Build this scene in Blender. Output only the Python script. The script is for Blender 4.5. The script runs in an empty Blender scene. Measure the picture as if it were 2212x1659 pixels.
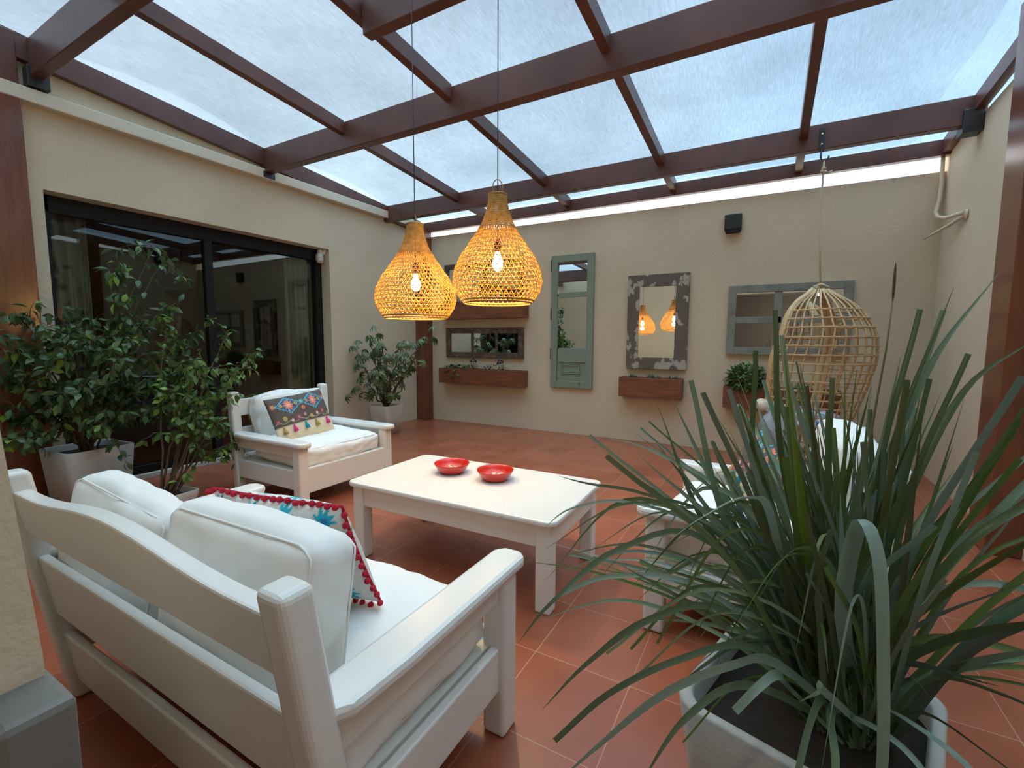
import bpy, bmesh, math, random
from mathutils import Vector, Matrix, Euler, noise
PI = math.pi
C = bpy.context.scene.collection
sc = bpy.context.scene

# ------------------------------------------------------------ camera
cam_d = bpy.data.cameras.new('camera'); cam = bpy.data.objects.new('camera', cam_d); C.objects.link(cam)
YAW, PITCH, ROLL, FPX = -0.510, -0.0945, 0.0045, 985.0
_f = Vector((math.sin(YAW)*math.cos(PITCH), math.cos(YAW)*math.cos(PITCH), math.sin(PITCH)))
_r = Vector((math.cos(YAW), -math.sin(YAW), 0)); _u = _r.cross(_f)
_r2 = _r*math.cos(ROLL) + _u*math.sin(ROLL); _u2 = -_r*math.sin(ROLL) + _u*math.cos(ROLL)
mw = Matrix.Identity(4)
for i in range(3):
    mw[i][0] = _r2[i]; mw[i][1] = _u2[i]; mw[i][2] = -_f[i]
mw.translation = (0, 0, 1.32)
cam.matrix_world = mw
cam_d.sensor_width = 36; cam_d.lens = FPX/2212*36; cam_d.clip_start = 0.02; cam_d.clip_end = 200
sc.camera = cam

# ------------------------------------------------------------ sky and exposure
w = bpy.data.worlds.new('sky'); sc.world = w; w.use_nodes = True
nt = w.node_tree; nt.nodes.clear()
def wn(t, **k):
    n = nt.nodes.new(t)
    for a, b in k.items(): setattr(n, a, b)
    return n
wo = wn('ShaderNodeOutputWorld'); bg = wn('ShaderNodeBackground'); tc = wn('ShaderNodeTexCoord')
sep = wn('ShaderNodeSeparateXYZ'); rp = wn('ShaderNodeValToRGB')
nt.links.new(tc.outputs['Generated'], sep.inputs[0]); nt.links.new(sep.outputs['Z'], rp.inputs[0])
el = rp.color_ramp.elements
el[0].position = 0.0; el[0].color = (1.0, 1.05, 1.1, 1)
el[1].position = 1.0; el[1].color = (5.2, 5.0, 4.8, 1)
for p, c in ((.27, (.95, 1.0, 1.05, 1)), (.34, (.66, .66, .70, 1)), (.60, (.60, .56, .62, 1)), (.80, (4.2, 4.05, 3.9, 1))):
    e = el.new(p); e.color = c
nz = wn('ShaderNodeTexNoise'); nz.inputs['Scale'].default_value = 2.2; nz.inputs['Detail'].default_value = 3
nt.links.new(tc.outputs['Generated'], nz.inputs['Vector'])
r2 = wn('ShaderNodeValToRGB'); nt.links.new(nz.outputs['Fac'], r2.inputs[0])
r2.color_ramp.elements[0].position = .35; r2.color_ramp.elements[0].color = (.92, .965, 1.0, 1)
r2.color_ramp.elements[1].position = .68; r2.color_ramp.elements[1].color = (1.07, 1.04, 1.01, 1)
mx = wn('ShaderNodeMix', data_type='RGBA', blend_type='MULTIPLY'); mx.inputs[0].default_value = 1
# creamier cloud towards the left wall side, bluer towards the right
r3 = wn('ShaderNodeMapRange'); r3.inputs[1].default_value = -.75; r3.inputs[2].default_value = .0; nt.links.new(sep.outputs['X'], r3.inputs[0])
m3 = wn('ShaderNodeMix', data_type='RGBA'); nt.links.new(r3.outputs[0], m3.inputs[0]); m3.inputs[6].default_value = (1.22, 1.02, .86, 1); m3.inputs[7].default_value = (.92, 1.0, 1.04, 1)
m4 = wn('ShaderNodeMix', data_type='RGBA', blend_type='MULTIPLY'); m4.inputs[0].default_value = 1
nt.links.new(rp.outputs[0], mx.inputs[6]); nt.links.new(r2.outputs[0], mx.inputs[7])
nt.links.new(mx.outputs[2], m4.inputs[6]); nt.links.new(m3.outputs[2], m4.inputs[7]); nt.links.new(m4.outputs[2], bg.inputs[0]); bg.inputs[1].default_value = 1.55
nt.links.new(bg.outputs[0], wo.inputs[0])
w.cycles.sampling_method = 'MANUAL'; w.cycles.sample_map_resolution = 512
sc.view_settings.view_transform = 'Standard'; sc.view_settings.look = 'None'
sc.view_settings.gamma = 1; sc.view_settings.use_curve_mapping = False
sc.view_settings.exposure = 0.35
sc.cycles.max_bounces = 10; sc.cycles.transparent_max_bounces = 24
sc.cycles.sample_clamp_indirect = 6

# ------------------------------------------------------------ helpers
MATS = {}
def mat(name, col, rough=.6, metal=0, bump=0, bscale=40, var=0, vscale=6, spec=.5, attr=None, sub=0, trans=0, col2=None, stretch=None, coat=0):
    """procedural principled material: col, with noise variation towards col2 and a noise bump"""
    if name in MATS: return MATS[name]
    m = bpy.data.materials.new(name); m.use_nodes = True; MATS[name] = m
    t = m.node_tree; b = t.nodes['Principled BSDF']; out = t.nodes['Material Output']
    b.inputs['Base Color'].default_value = (*col, 1); b.inputs['Roughness'].default_value = rough
    b.inputs['Metallic'].default_value = metal; b.inputs['Specular IOR Level'].default_value = spec
    b.inputs['Coat Weight'].default_value = coat; b.inputs['Coat Roughness'].default_value = .15
    co = t.nodes.new('ShaderNodeTexCoord'); vec = co.outputs['Object']
    if stretch:
        mp = t.nodes.new('ShaderNodeMapping'); mp.inputs['Scale'].default_value = stretch
        t.links.new(vec, mp.inputs[0]); vec = mp.outputs[0]
    if var or attr:
        n = t.nodes.new('ShaderNodeTexNoise'); n.inputs['Scale'].default_value = vscale; n.inputs['Detail'].default_value = 6
        t.links.new(vec, n.inputs['Vector'])
        c2 = col2 or tuple(x*(1-var) for x in col)
        mx = t.nodes.new('ShaderNodeMix'); mx.data_type = 'RGBA'
        rr = t.nodes.new('ShaderNodeMapRange'); rr.inputs[1].default_value = .35; rr.inputs[2].default_value = .7
        t.links.new(n.outputs['Fac'], rr.inputs[0]); t.links.new(rr.outputs[0], mx.inputs[0])
        mx.inputs[6].default_value = (*col, 1); mx.inputs[7].default_value = (*c2, 1)
        src = mx.outputs[2]
        if attr:
            at = t.nodes.new('ShaderNodeAttribute'); at.attribute_name = attr
            m2 = t.nodes.new('ShaderNodeMix'); m2.data_type = 'RGBA'; m2.blend_type = 'MULTIPLY'; m2.inputs[0].default_value = 1
            t.links.new(src, m2.inputs[6]); t.links.new(at.outputs['Color'], m2.inputs[7]); src = m2.outputs[2]
        t.links.new(src, b.inputs['Base Color'])
        base = src
    if bump:
        n2 = t.nodes.new('ShaderNodeTexNoise'); n2.inputs['Scale'].default_value = bscale; n2.inputs['Detail'].default_value = 5
        t.links.new(vec, n2.inputs['Vector'])
        bp = t.nodes.new('ShaderNodeBump'); bp.inputs['Strength'].default_value = bump; bp.inputs['Distance'].default_value = .01
        t.links.new(n2.outputs['Fac'], bp.inputs['Height']); t.links.new(bp.outputs[0], b.inputs['Normal'])
    if trans:   # thin leaf or fabric: part of the light comes through
        tl = t.nodes.new('ShaderNodeBsdfTranslucent'); ms = t.nodes.new('ShaderNodeMixShader'); ms.inputs[0].default_value = trans
        if var or attr: t.links.new(base, tl.inputs[0])
        else: tl.inputs[0].default_value = (*col, 1)
        t.links.new(b.outputs[0], ms.inputs[1]); t.links.new(tl.outputs[0], ms.inputs[2]); t.links.new(ms.outputs[0], out.inputs[0])
    return m

ORG = {}
def tag(o, label=None, cat=None, group=None, kind=None):
    if label: o['label'] = label
    if cat: o['category'] = cat
    if group: o['group'] = group
    if kind: o['kind'] = kind
    return o
def thing(name, label, cat, loc=(0, 0, 0), rz=0, group=None, kind=None):
    o = bpy.data.objects.new(name, None); C.objects.link(o); o.empty_display_size = .1
    o.location = loc; o.rotation_euler = (0, 0, rz)
    ORG[o.name] = Matrix.Translation(loc) @ Matrix.Rotation(rz, 4, 'Z')
    return tag(o, label, cat, group, kind)
class MB:
    """collects shapes in one bmesh; coordinates are world unless local=True at build"""
    def __init__(s): s.bm = bmesh.new()
    def box(s, a, b, bev=0, seg=2, M=None):
        a, b = Vector(a), Vector(b); c = (a+b)/2; d = b-a
        t = bmesh.new(); bmesh.ops.create_cube(t, size=1)
        for v in t.verts: v.co = Vector((v.co.x*d.x, v.co.y*d.y, v.co.z*d.z))
        if bev: bmesh.ops.bevel(t, geom=list(t.edges), offset=bev, segments=seg, affect='EDGES', profile=.5)
        T = Matrix.Translation(c)
        if M is not None: T = M @ T
        s.add(t, T); return s
    def add(s, t, T=None):
        if T is not None: bmesh.ops.transform(t, matrix=T, verts=t.verts)
        me = bpy.data.meshes.new('tmp'); t.to_mesh(me); t.free(); s.bm.from_mesh(me); bpy.data.meshes.remove(me)
    def prism(s, poly, h, T=None, bev=0):
        """polygon in XY extruded by h along Z"""
        t = bmesh.new(); vs = [t.verts.new((x, y, 0)) for x, y in poly]; f = t.faces.new(vs)
        r = bmesh.ops.extrude_face_region(t, geom=[f])
        for v in r['geom']:
            if isinstance(v, bmesh.types.BMVert): v.co.z += h
        bmesh.ops.recalc_face_normals(t, faces=t.faces)
        if bev:
            ed = [e for e in t.edges if len(e.link_faces) == 2 and e.calc_face_angle(0) > .5]
            bmesh.ops.bevel(t, geom=ed, offset=bev, segments=2, affect='EDGES', profile=.5)
        s.add(t, T); return s
    def beam(s, p, q, wd, ht, bev=0):
        """bar from p to q, wd wide across, ht high (p, q on its centre line)"""
        p, q = Vector(p), Vector(q); d = q-p; L = d.length; z = d.normalized()
        x = z.cross(Vector((0, 0, 1)));
        if x.length < 1e-4: x = Vector((1, 0, 0))
        x.normalize(); y = z.cross(x)
        M = Matrix((( x.x, z.x, y.x, 0), (x.y, z.y, y.y, 0), (x.z, z.z, y.z, 0), (0, 0, 0, 1)))
        M.translation = (p+q)/2
        return s.box((-wd/2, -L/2, -ht/2), (wd/2, L/2, ht/2), bev, 2, M)
    def tube(s, pts, r, n=8, cap=True, closed=False):
        pts = [Vector(p) for p in pts]; m = len(pts); rr = r if isinstance(r, (list, tuple)) else [r]*m
        up = None; rings = []
        for i, p in enumerate(pts):
            a = pts[(i-1) % m] if (i or closed) else p; b = pts[(i+1) % m] if (i < m-1 or closed) else p
            t = (b-a)
            if t.length < 1e-9: t = Vector((0, 0, 1))
            t.normalize()
            if up is None: up = Vector((0, 0, 1)) if abs(t.z) < .9 else Vector((1, 0, 0))
            u = (up - t*up.dot(t))
            if u.length < 1e-5: u = t.orthogonal()
            u.normalize(); up = u; v = t.cross(u)
            rings.append([s.bm.verts.new(p + (u*math.cos(2*PI*k/n) + v*math.sin(2*PI*k/n))*rr[i]) for k in range(n)])
        for i in range(m if closed else m-1):
            A, B = rings[i], rings[(i+1) % m]
            for k in range(n):
                f = s.bm.faces.new((A[k], A[(k+1) % n], B[(k+1) % n], B[k])); f.smooth = True
        if cap and not closed:
            s.bm.faces.new(rings[0][::-1]); s.bm.faces.new(rings[-1])
        return s
    def lathe(s, prof, n=32, c=(0, 0, 0), cap0=False, cap1=False, sq=None):
        c = Vector(c); rings = []
        for r, z in prof:
            rings.append([s.bm.verts.new(c + Vector((r*math.cos(2*PI*k/n), r*math.sin(2*PI*k/n), z))) for k in range(n)])
        for A, B in zip(rings, rings[1:]):
            for k in range(n):
                f = s.bm.faces.new((A[k], A[(k+1) % n], B[(k+1) % n], B[k])); f.smooth = True
        if cap0: s.bm.faces.new(rings[0][::-1])
        if cap1: s.bm.faces.new(rings[-1])
        return s
    def sphere(s, c, r, n=8, sc=(1, 1, 1)):
        t = bmesh.new(); bmesh.ops.create_uvsphere(t, u_segments=n*2 if n > 5 else 8, v_segments=n, radius=r)
        for f in t.faces: f.smooth = True
        s.add(t, Matrix.Translation(c) @ Matrix.Diagonal((*sc, 1))); return s
    def face(s, pts, smooth=False):
        f = s.bm.faces.new([s.bm.verts.new(p) for p in pts]); f.smooth = smooth; return f
    def build(s, name, m, parent=None, local=False, smooth=None, **tg):
        bm = s.bm
        if parent is not None and not local:
            bmesh.ops.transform(bm, matrix=ORG[parent.name].inverted(), verts=bm.verts)
        me = bpy.data.meshes.new(name); bm.to_mesh(me); bm.free()
        me.materials.append(m)
        o = bpy.data.objects.new(name, me); C.objects.link(o)
        if parent is not None: o.parent = parent; ORG[o.name] = ORG[parent.name]
        else: ORG[o.name] = Matrix.Identity(4)
        if smooth is not None:
            for p in me.polygons: p.use_smooth = smooth
        return tag(o, **tg)
def copy_tree(o, parent=None):
    c = o.copy(); C.objects.link(c); c.parent = parent
    for ch in o.children: copy_tree(ch, c)
    return c

# ------------------------------------------------------------ materials
M_wall = mat('plaster beige', (.62, .515, .365), .85, bump=.35, bscale=55, var=.10, vscale=1.3)
M_ledge = mat('plaster light beige', (.63, .55, .42), .85, bump=.3, bscale=50, var=.06, vscale=1.5)
M_brown = mat('painted brown wood', (.125, .045, .03), .38, var=.35, vscale=3, stretch=(1, 1, 1), bump=.06, bscale=30)
M_post = mat('varnished red brown wood', (.19, .055, .022), .25, var=.35, vscale=4, stretch=(6, 6, .6), bump=.05, bscale=20, coat=.3)
M_dark = mat('dark metal', (.02, .018, .016), .4)
M_white = mat('white painted wood', (.74, .715, .67), .32, var=.04, vscale=3, bump=.04, bscale=14, spec=.5)
M_cloth = mat('white cotton cover', (.80, .785, .75), .9, bump=.25, bscale=9, var=.03, vscale=4)
M_box = mat('reddish planter wood', (.235, .075, .032), .5, var=.45, vscale=5, stretch=(1, 6, 9), bump=.08, bscale=20)
M_soil = mat('dark potting soil', (.022, .014, .009), .95, bump=.8, bscale=60)
M_pot = mat('pale cement pot', (.50, .46, .40), .75, var=.12, vscale=5, bump=.15, bscale=60)
M_frame = mat('black window frame', (.010, .009, .008), .5, spec=.25)
M_cord = mat('dark blue black cable', (.01, .012, .03), .5)
M_rope = mat('cream rope', (.50, .42, .28), .9, bump=.4, bscale=120)
M_rattan = mat('pale rattan', (.60, .40, .20), .5, var=.3, vscale=30, bump=.15, bscale=80)
M_bark = mat('brown stem', (.12, .075, .035), .8, var=.3, vscale=20, bump=.3, bscale=60)
M_leaf = mat('leaf', (1, 1, 1), .35, attr='Col', var=.12, vscale=8, trans=.22, spec=.4)
M_orn = mat('embroidered fabric', (1, 1, 1), .9, attr='Col', var=.05, vscale=30, bump=.25, bscale=90)

def mirror_mat():
    m = bpy.data.materials.new('mirror glass'); m.use_nodes = True; b = m.node_tree.nodes['Principled BSDF']
    b.inputs['Base Color'].default_value = (.80, .82, .80, 1); b.inputs['Metallic'].default_value = 1; b.inputs['Roughness'].default_value = .012
    return m
M_mirror = mirror_mat()

def emission(name, col, s):
    m = bpy.data.materials.new(name); m.use_nodes = True; t = m.node_tree; t.nodes.clear()
    e = t.nodes.new('ShaderNodeEmission'); e.inputs[0].default_value = (*col, 1); e.inputs[1].default_value = s
    o = t.nodes.new('ShaderNodeOutputMaterial'); t.links.new(e.outputs[0], o.inputs[0]); return m

def sheet_mat(name, tint, trl, mixf, corr=0):
    """translucent plastic: some light straight through, some scattered, a faint gloss"""
    m = bpy.data.materials.new(name); m.use_nodes = True; t = m.node_tree; t.nodes.clear()
    N = lambda k: t.nodes.new(k)
    o = N('ShaderNodeOutputMaterial'); tr = N('ShaderNodeBsdfTransparent'); tl = N('ShaderNodeBsdfTranslucent'); ms = N('ShaderNodeMixShader')
    tr.inputs[0].default_value = (*tint, 1); tl.inputs[0].default_value = (*trl, 1); ms.inputs[0].default_value = mixf
    co = N('ShaderNodeTexCoord'); n = N('ShaderNodeTexNoise'); n.inputs['Scale'].default_value = .9; n.inputs['Detail'].default_value = 5
    t.links.new(co.outputs['Object'], n.inputs['Vector'])
    mr = N('ShaderNodeMapRange'); mr.inputs[1].default_value = .3; mr.inputs[2].default_value = .75; mr.inputs[3].default_value = .92; mr.inputs[4].default_value = 1.04
    t.links.new(n.outputs['Fac'], mr.inputs[0])
    mp = N('ShaderNodeMapping'); mp.inputs['Scale'].default_value = (90, 12, 30); t.links.new(co.outputs['Object'], mp.inputs[0])
    n2 = N('ShaderNodeTexNoise'); n2.inputs['Scale'].default_value = 1; n2.inputs['Detail'].default_value = 2; t.links.new(mp.outputs[0], n2.inputs['Vector'])
    mr2 = N('ShaderNodeMapRange'); mr2.inputs[1].default_value = .3; mr2.inputs[2].default_value = .7; mr2.inputs[3].default_value = .965; mr2.inputs[4].default_value = 1.035
    t.links.new(n2.outputs['Fac'], mr2.inputs[0])
    mu = N('ShaderNodeMath'); mu.operation = 'MULTIPLY'; t.links.new(mr.outputs[0], mu.inputs[0]); t.links.new(mr2.outputs[0], mu.inputs[1])
    last = mu.outputs[0]
    if corr:
        wv = N('ShaderNodeTexWave'); wv.inputs['Scale'].default_value = corr; wv.bands_direction = 'X'; t.links.new(co.outputs['Object'], wv.inputs['Vector'])
        mr3 = N('ShaderNodeMapRange'); mr3.inputs[3].default_value = .82; mr3.inputs[4].default_value = 1.05; t.links.new(wv.outputs['Fac'], mr3.inputs[0])
        mu2 = N('ShaderNodeMath'); mu2.operation = 'MULTIPLY'; t.links.new(last, mu2.inputs[0]); t.links.new(mr3.outputs[0], mu2.inputs[1]); last = mu2.outputs[0]
    for sh, colr in ((tr, tint), (tl, trl)):
        vm = N('ShaderNodeVectorMath'); vm.operation = 'SCALE'; vm.inputs[0].default_value = colr; t.links.new(last, vm.inputs[3]); t.links.new(vm.outputs[0], sh.inputs[0])
    t.links.new(tr.outputs[0], ms.inputs[1]); t.links.new(tl.outputs[0], ms.inputs[2])
    gl = N('ShaderNodeBsdfGlossy'); gl.inputs['Roughness'].default_value = .25; m3 = N('ShaderNodeMixShader'); m3.inputs[0].default_value = .04
    t.links.new(ms.outputs[0], m3.inputs[1]); t.links.new(gl.outputs[0], m3.inputs[2]); t.links.new(m3.outputs[0], o.inputs[0])
    return m
def glass_mat():
    m = bpy.data.materials.new('window glass'); m.use_nodes = True; t = m.node_tree; t.nodes.clear()
    N = lambda k: t.nodes.new(k)
    o = N('ShaderNodeOutputMaterial'); tr = N('ShaderNodeBsdfTransparent'); tr.inputs[0].default_value = (.72, .75, .70, 1)
    gl = N('ShaderNodeBsdfGlossy'); gl.inputs['Roughness'].default_value = .0; fr = N('ShaderNodeFresnel'); fr.inputs[0].default_value = 1.6
    ms = N('ShaderNodeMixShader'); t.links.new(fr.outputs[0], ms.inputs[0]); t.links.new(tr.outputs[0], ms.inputs[1]); t.links.new(gl.outputs[0], ms.inputs[2])
    t.links.new(ms.outputs[0], o.inputs[0]); return m
M_glass = glass_mat()

def tile_mat():
    m = bpy.data.materials.new('terracotta tiles'); m.use_nodes = True; t = m.node_tree; b = t.nodes['Principled BSDF']
    N = lambda k: t.nodes.new(k)
    co = N('ShaderNodeTexCoord'); mp = N('ShaderNodeMapping'); mp.inputs['Location'].default_value = (0, -.05, 0)
    t.links.new(co.outputs['Object'], mp.inputs[0])
    br = N('ShaderNodeTexBrick'); br.offset = 0; br.inputs['Scale'].default_value = 1; br.inputs['Brick Width'].default_value = .4; br.inputs['Row Height'].default_value = .4
    br.inputs['Mortar Size'].default_value = .0022; br.inputs['Mortar Smooth'].default_value = .3; br.inputs['Bias'].default_value = 0
    br.inputs['Color1'].default_value = (.30, .078, .036, 1); br.inputs['Color2'].default_value = (.345, .096, .046, 1); br.inputs['Mortar'].default_value = (.44, .23, .15, 1)
    t.links.new(mp.outputs[0], br.inputs['Vector'])
    n = N('ShaderNodeTexNoise'); n.inputs['Scale'].default_value = 3.5; n.inputs['Detail'].default_value = 7; t.links.new(co.outputs['Object'], n.inputs['Vector'])
    mr = N('ShaderNodeMapRange'); mr.inputs[1].default_value = .3; mr.inputs[2].default_value = .7; mr.inputs[3].default_value = .84; mr.inputs[4].default_value = 1.1; t.links.new(n.outputs['Fac'], mr.inputs[0])
    vm = N('ShaderNodeVectorMath'); vm.operation = 'SCALE'; t.links.new(br.outputs['Color'], vm.inputs[0]); t.links.new(mr.outputs[0], vm.inputs[3])
    t.links.new(vm.outputs[0], b.inputs['Base Color'])
    mr2 = N('ShaderNodeMapRange'); mr2.inputs[3].default_value = .20; mr2.inputs[4].default_value = .42; t.links.new(n.outputs['Fac'], mr2.inputs[0])
    t.links.new(mr2.outputs[0], b.inputs['Roughness'])
    bp = N('ShaderNodeBump'); bp.inputs['Strength'].default_value = .25; bp.inputs['Distance'].default_value = .004; bp.invert = True
    t.links.new(br.outputs['Fac'], bp.inputs['Height']); t.links.new(bp.outputs[0], b.inputs['Normal'])
    return m
M_tile = tile_mat()
def peel_mat(name, c1, c2, lo, hi, scale, rough=.7, stretch=(1, 1, 1)):
    m = bpy.data.materials.new(name); m.use_nodes = True; t = m.node_tree; b = t.nodes['Principled BSDF']; N = lambda k: t.nodes.new(k)
    co = N('ShaderNodeTexCoord'); mp = N('ShaderNodeMapping'); mp.inputs['Scale'].default_value = stretch; t.links.new(co.outputs['Object'], mp.inputs[0])
    n = N('ShaderNodeTexNoise'); n.inputs['Scale'].default_value = scale; n.inputs['Detail'].default_value = 6; t.links.new(mp.outputs[0], n.inputs['Vector'])
    mr = N('ShaderNodeMapRange'); mr.inputs[1].default_value = lo; mr.inputs[2].default_value = hi; t.links.new(n.outputs['Fac'], mr.inputs[0])
    mx = N('ShaderNodeMix'); mx.data_type = 'RGBA'; mx.inputs[6].default_value = (*c1, 1); mx.inputs[7].default_value = (*c2, 1); t.links.new(mr.outputs[0], mx.inputs[0])
    t.links.new(mx.outputs[2], b.inputs['Base Color']); b.inputs['Roughness'].default_value = rough
    bp = N('ShaderNodeBump'); bp.inputs['Strength'].default_value = .4; bp.inputs['Distance'].default_value = .003; t.links.new(mr.outputs[0], bp.inputs['Height']); t.links.new(bp.outputs[0], b.inputs['Normal'])
    return m
M_peel = peel_mat('peeling grey brown paint', (.125, .098, .075), (.38, .35, .29), .54, .57, 9, stretch=(1, 1, .7))
M_green = peel_mat('worn green paint', (.21, .25, .18), (.12, .09, .06), .68, .72, 10, stretch=(1, 1, .3))
M_greyp = peel_mat('worn blue grey paint', (.22, .22, .185), (.14, .135, .12), .50, .75, 8)
M_oldb = peel_mat('old dark brown wood', (.075, .048, .030), (.15, .10, .065), .50, .62, 14)
M_sheet = sheet_mat('polycarbonate sheet', (.60, .73, .84), (.62, .72, .80), .07, 0)
M_film = sheet_mat('milky cover film', (.80, .78, .75), (.75, .75, .74), .09)

# ------------------------------------------------------------ setting
XL, XR, YB = -5.12, 1.42, 6.03
def roof(y): return 3.47 - .08*(y-3.29)
S = dict(kind='structure')
MB().box((-8.2, -3.2, -.12), (XR+.3, YB+.3, 0)).build('floor', M_tile, **S)
# back wall, its top falls slightly to the right
MB().prism([(XL-.3, 0), (XR+.25, 0), (XR+.25, 2.965), (XL-.3, 3.005)], .2, Matrix.Translation((0, YB+.2, 0)) @ Matrix.Rotation(PI/2, 4, 'X')).build('wall_back', M_wall, **S)
# left wall with the tall window opening
wl = MB()
WY0, WY1, WZ = 1.46, 4.19, 2.51
for a, b in (((XL-.25, .225, 0), (XL, WY0, 3.2)), ((XL-.25, WY1, 0), (XL, YB, 3.2)), ((XL-.25, WY0, WZ), (XL, WY1, 3.2))): wl.box(a, b)
wl.prism([(.0, 3.2), (YB+.2, 3.2), (YB+.2, roof(YB+.2)-.005), (.0, roof(0)-.005)], .2, Matrix.Translation((XL-.2, 0, 0)) @ Matrix(((0, 0, 1, 0), (1, 0, 0, 0), (0, 1, 0, 0), (0, 0, 0, 1))))
wl.build('wall_left', M_wall, **S)
MB().prism([(.0, 0), (YB+.2, 0), (YB+.2, 3.12), (.0, 3.36)], .2, Matrix.Translation((XR, 0, 0)) @ Matrix(((0, 0, 1, 0), (1, 0, 0, 0), (0, 1, 0, 0), (0, 0, 0, 1)))).build('wall_right', M_ledge, **S)
wf = MB()
wf.box((XL-.2, 0, 0), (-.955, .15, 3.7)); wf.prism([(.15, 0), (.245, 0), (.225, .83), (.192, 1.40), (.15, 2.1)], 4.36, Matrix.Translation((XL-.2+.005, 0, 0)) @ Matrix(((0, 0, 1, 0), (1, 0, 0, 0), (0, 1, 0, 0), (0, 0, 0, 1)))); wf.box((1.15, 0, 0), (XR, .225, 3.7)); wf.box((-.95, 0, 2.4), (1.15, .225, 3.7))
wf.build('wall_front', M_wall, **S)
# rooms behind the openings
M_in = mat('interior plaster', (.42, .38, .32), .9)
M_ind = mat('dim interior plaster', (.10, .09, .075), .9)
wr = MB(); wr.box((-3.2, -3.2, 0), (3.2, -3.0, 2.7)); wr.box((-3.4, -3.2, 0), (-3.2, 0, 2.7)); wr.box((3.2, -3.2, 0), (3.4, .0, 2.7)); wr.box((-3.4, -3.2, 2.6), (3.4, 0, 2.75))
wr.box((1.42, -.1, 0), (3.4, 0, 2.7))
wr.build('wall_rear', M_in, **S)
MB().box((1.0, -1.6, 2.46), (1.12, -.5, 2.52)).build('ceiling_tube_light', emission('lit tube', (1, .95, .85), 14), label='lit ceiling tube inside the house, seen only in the mirrors', cat='ceiling light')
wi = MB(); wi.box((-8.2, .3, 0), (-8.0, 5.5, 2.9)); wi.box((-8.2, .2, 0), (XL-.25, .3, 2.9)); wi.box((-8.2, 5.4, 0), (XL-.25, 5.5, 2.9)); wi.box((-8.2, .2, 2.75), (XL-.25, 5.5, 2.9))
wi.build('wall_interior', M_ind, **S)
# ledge below the roof on the left wall
MB().box((XL, .225, 3.13), (XL+.085, YB, 3.235), .006).build('trim_1', M_ledge, **S)
MB().box((-1.02, .15, .66), (-.86, .235, .80), .012).build('trim_2', mat('stone sill', (.17, .16, .14), .6, bump=.1), **S)
MB().box((XL-.02, WY0, 0), (XL+.03, WY1, .045), .004).build('trim_3', M_pot, **S)
# window in the left wall
wd = thing('window_1', None, None, (XL-.2, 2.8, 0), kind='structure')
fr = MB(); gx = XL-.2
for a, b in (((gx-.04, WY0, .0), (gx+.04, WY0+.07, WZ)), ((gx-.04, WY1-.09, 0), (gx+.04, WY1, WZ)), ((gx-.04, WY0, WZ-.14), (gx+.04, WY1, WZ)), ((gx-.04, WY0, 0), (gx+.04, WY1, .09)), ((gx-.035, 2.73, .05), (gx+.035, 2.81, WZ-.1))):
    fr.box(a, b, .004)
fr.build('window_frame', M_frame, wd)
MB().box((gx-.004, WY0+.05, .07), (gx+.004, 2.75, WZ-.12)).build('pane', M_glass, wd)
MB().box((gx-.016, 2.77, .07), (gx-.008, WY1-.07, WZ-.12)).build('pane', M_glass, wd)
def curtain(x, y0, y1, z0, z1, label, folds):
    b = MB(); n = 60; top = []; bot = []
    for i in range(n+1):
        t = i/n; y = y0+(y1-y0)*t; dx = .035*math.sin(t*folds*2*PI)
        top.append(b.bm.verts.new((x+dx*.7, y, z1))); bot.append(b.bm.verts.new((x+dx*1.2, y+.01*math.sin(t*9), z0)))
    for i in range(n):
        f = b.bm.faces.new((top[i], top[i+1], bot[i+1], bot[i])); f.smooth = True
    o = b.build('curtain', mat('cream curtain cloth', (.74, .70, .58), .9, trans=.2), label=label, cat='curtain', group='curtains behind the dark window')
    md = o.modifiers.new('thick', 'SOLIDIFY'); md.thickness = .004
    return o
curtain(gx-.09, 3.72, 4.06, .03, 2.45, 'cream curtain gathered at the window jamb beside the armchair', 5)
curtain(gx-.08, 1.56, 1.80, .03, 2.45, 'pale curtain strip behind the ficus, by the window edge near the brown post', 3)

# ------------------------------------------------------------ roof
def beam(name, a, b, label, cat='beam', group=None, m=None, bev=.006):
    return MB().box(a, b, bev).build(name, m or M_brown, label=label, cat=cat, group=group)
def slopebeam(name, x0, x1, y0, y1, dep, label, cat, group=None, top=-.004):
    T = Matrix.Translation((x0, 0, 0)) @ Matrix(((0, 0, 1, 0), (1, 0, 0, 0), (0, 1, 0, 0), (0, 0, 0, 1)))
    return MB().prism([(y0, roof(y0)+top-dep), (y1, roof(y1)+top-dep), (y1, roof(y1)+top), (y0, roof(y0)+top)], x1-x0, T, .003).build(name, M_brown, label=label, cat=cat, group=group)
GB = 'brown roof beams parallel to the mirror wall'
beam('roof_beam', (XL-.01, 1.42, 3.325), (-2.5, 1.50, 3.595), 'brown roof beam meeting the wall above the dark post, greyish in the light', group=GB)
beam('roof_beam', (-2.42, 2.3, 3.31), (XR+.1, 2.38, 3.54), 'brown roof beam that both pendant lamp cords hang from', group=GB)
beam('roof_beam', (XL-.01, 3.29, 3.20), (XR+.1, 3.39, 3.455), 'long brown roof beam crossing the middle of the skylight', group=GB)
beam('roof_beam', (XL-.01, 5.2, 3.085), (XR+.02, 5.29, 3.31), 'brown roof beam carrying the iron hook of the hanging chair', group=GB)
B3 = MB().prism([(XL, 3.062), (XR, 3.10), (XR, 3.245), (XL, 3.215)], .08, Matrix.Translation((0, 6.03, 0)) @ Matrix.Rotation(PI/2, 4, 'X'), .004).build('roof_beam', M_brown, label='thin brown roof beam just above the bright gap over the mirror wall', cat='beam', group=GB)
GR = 'brown rafters of the skylight'
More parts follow.
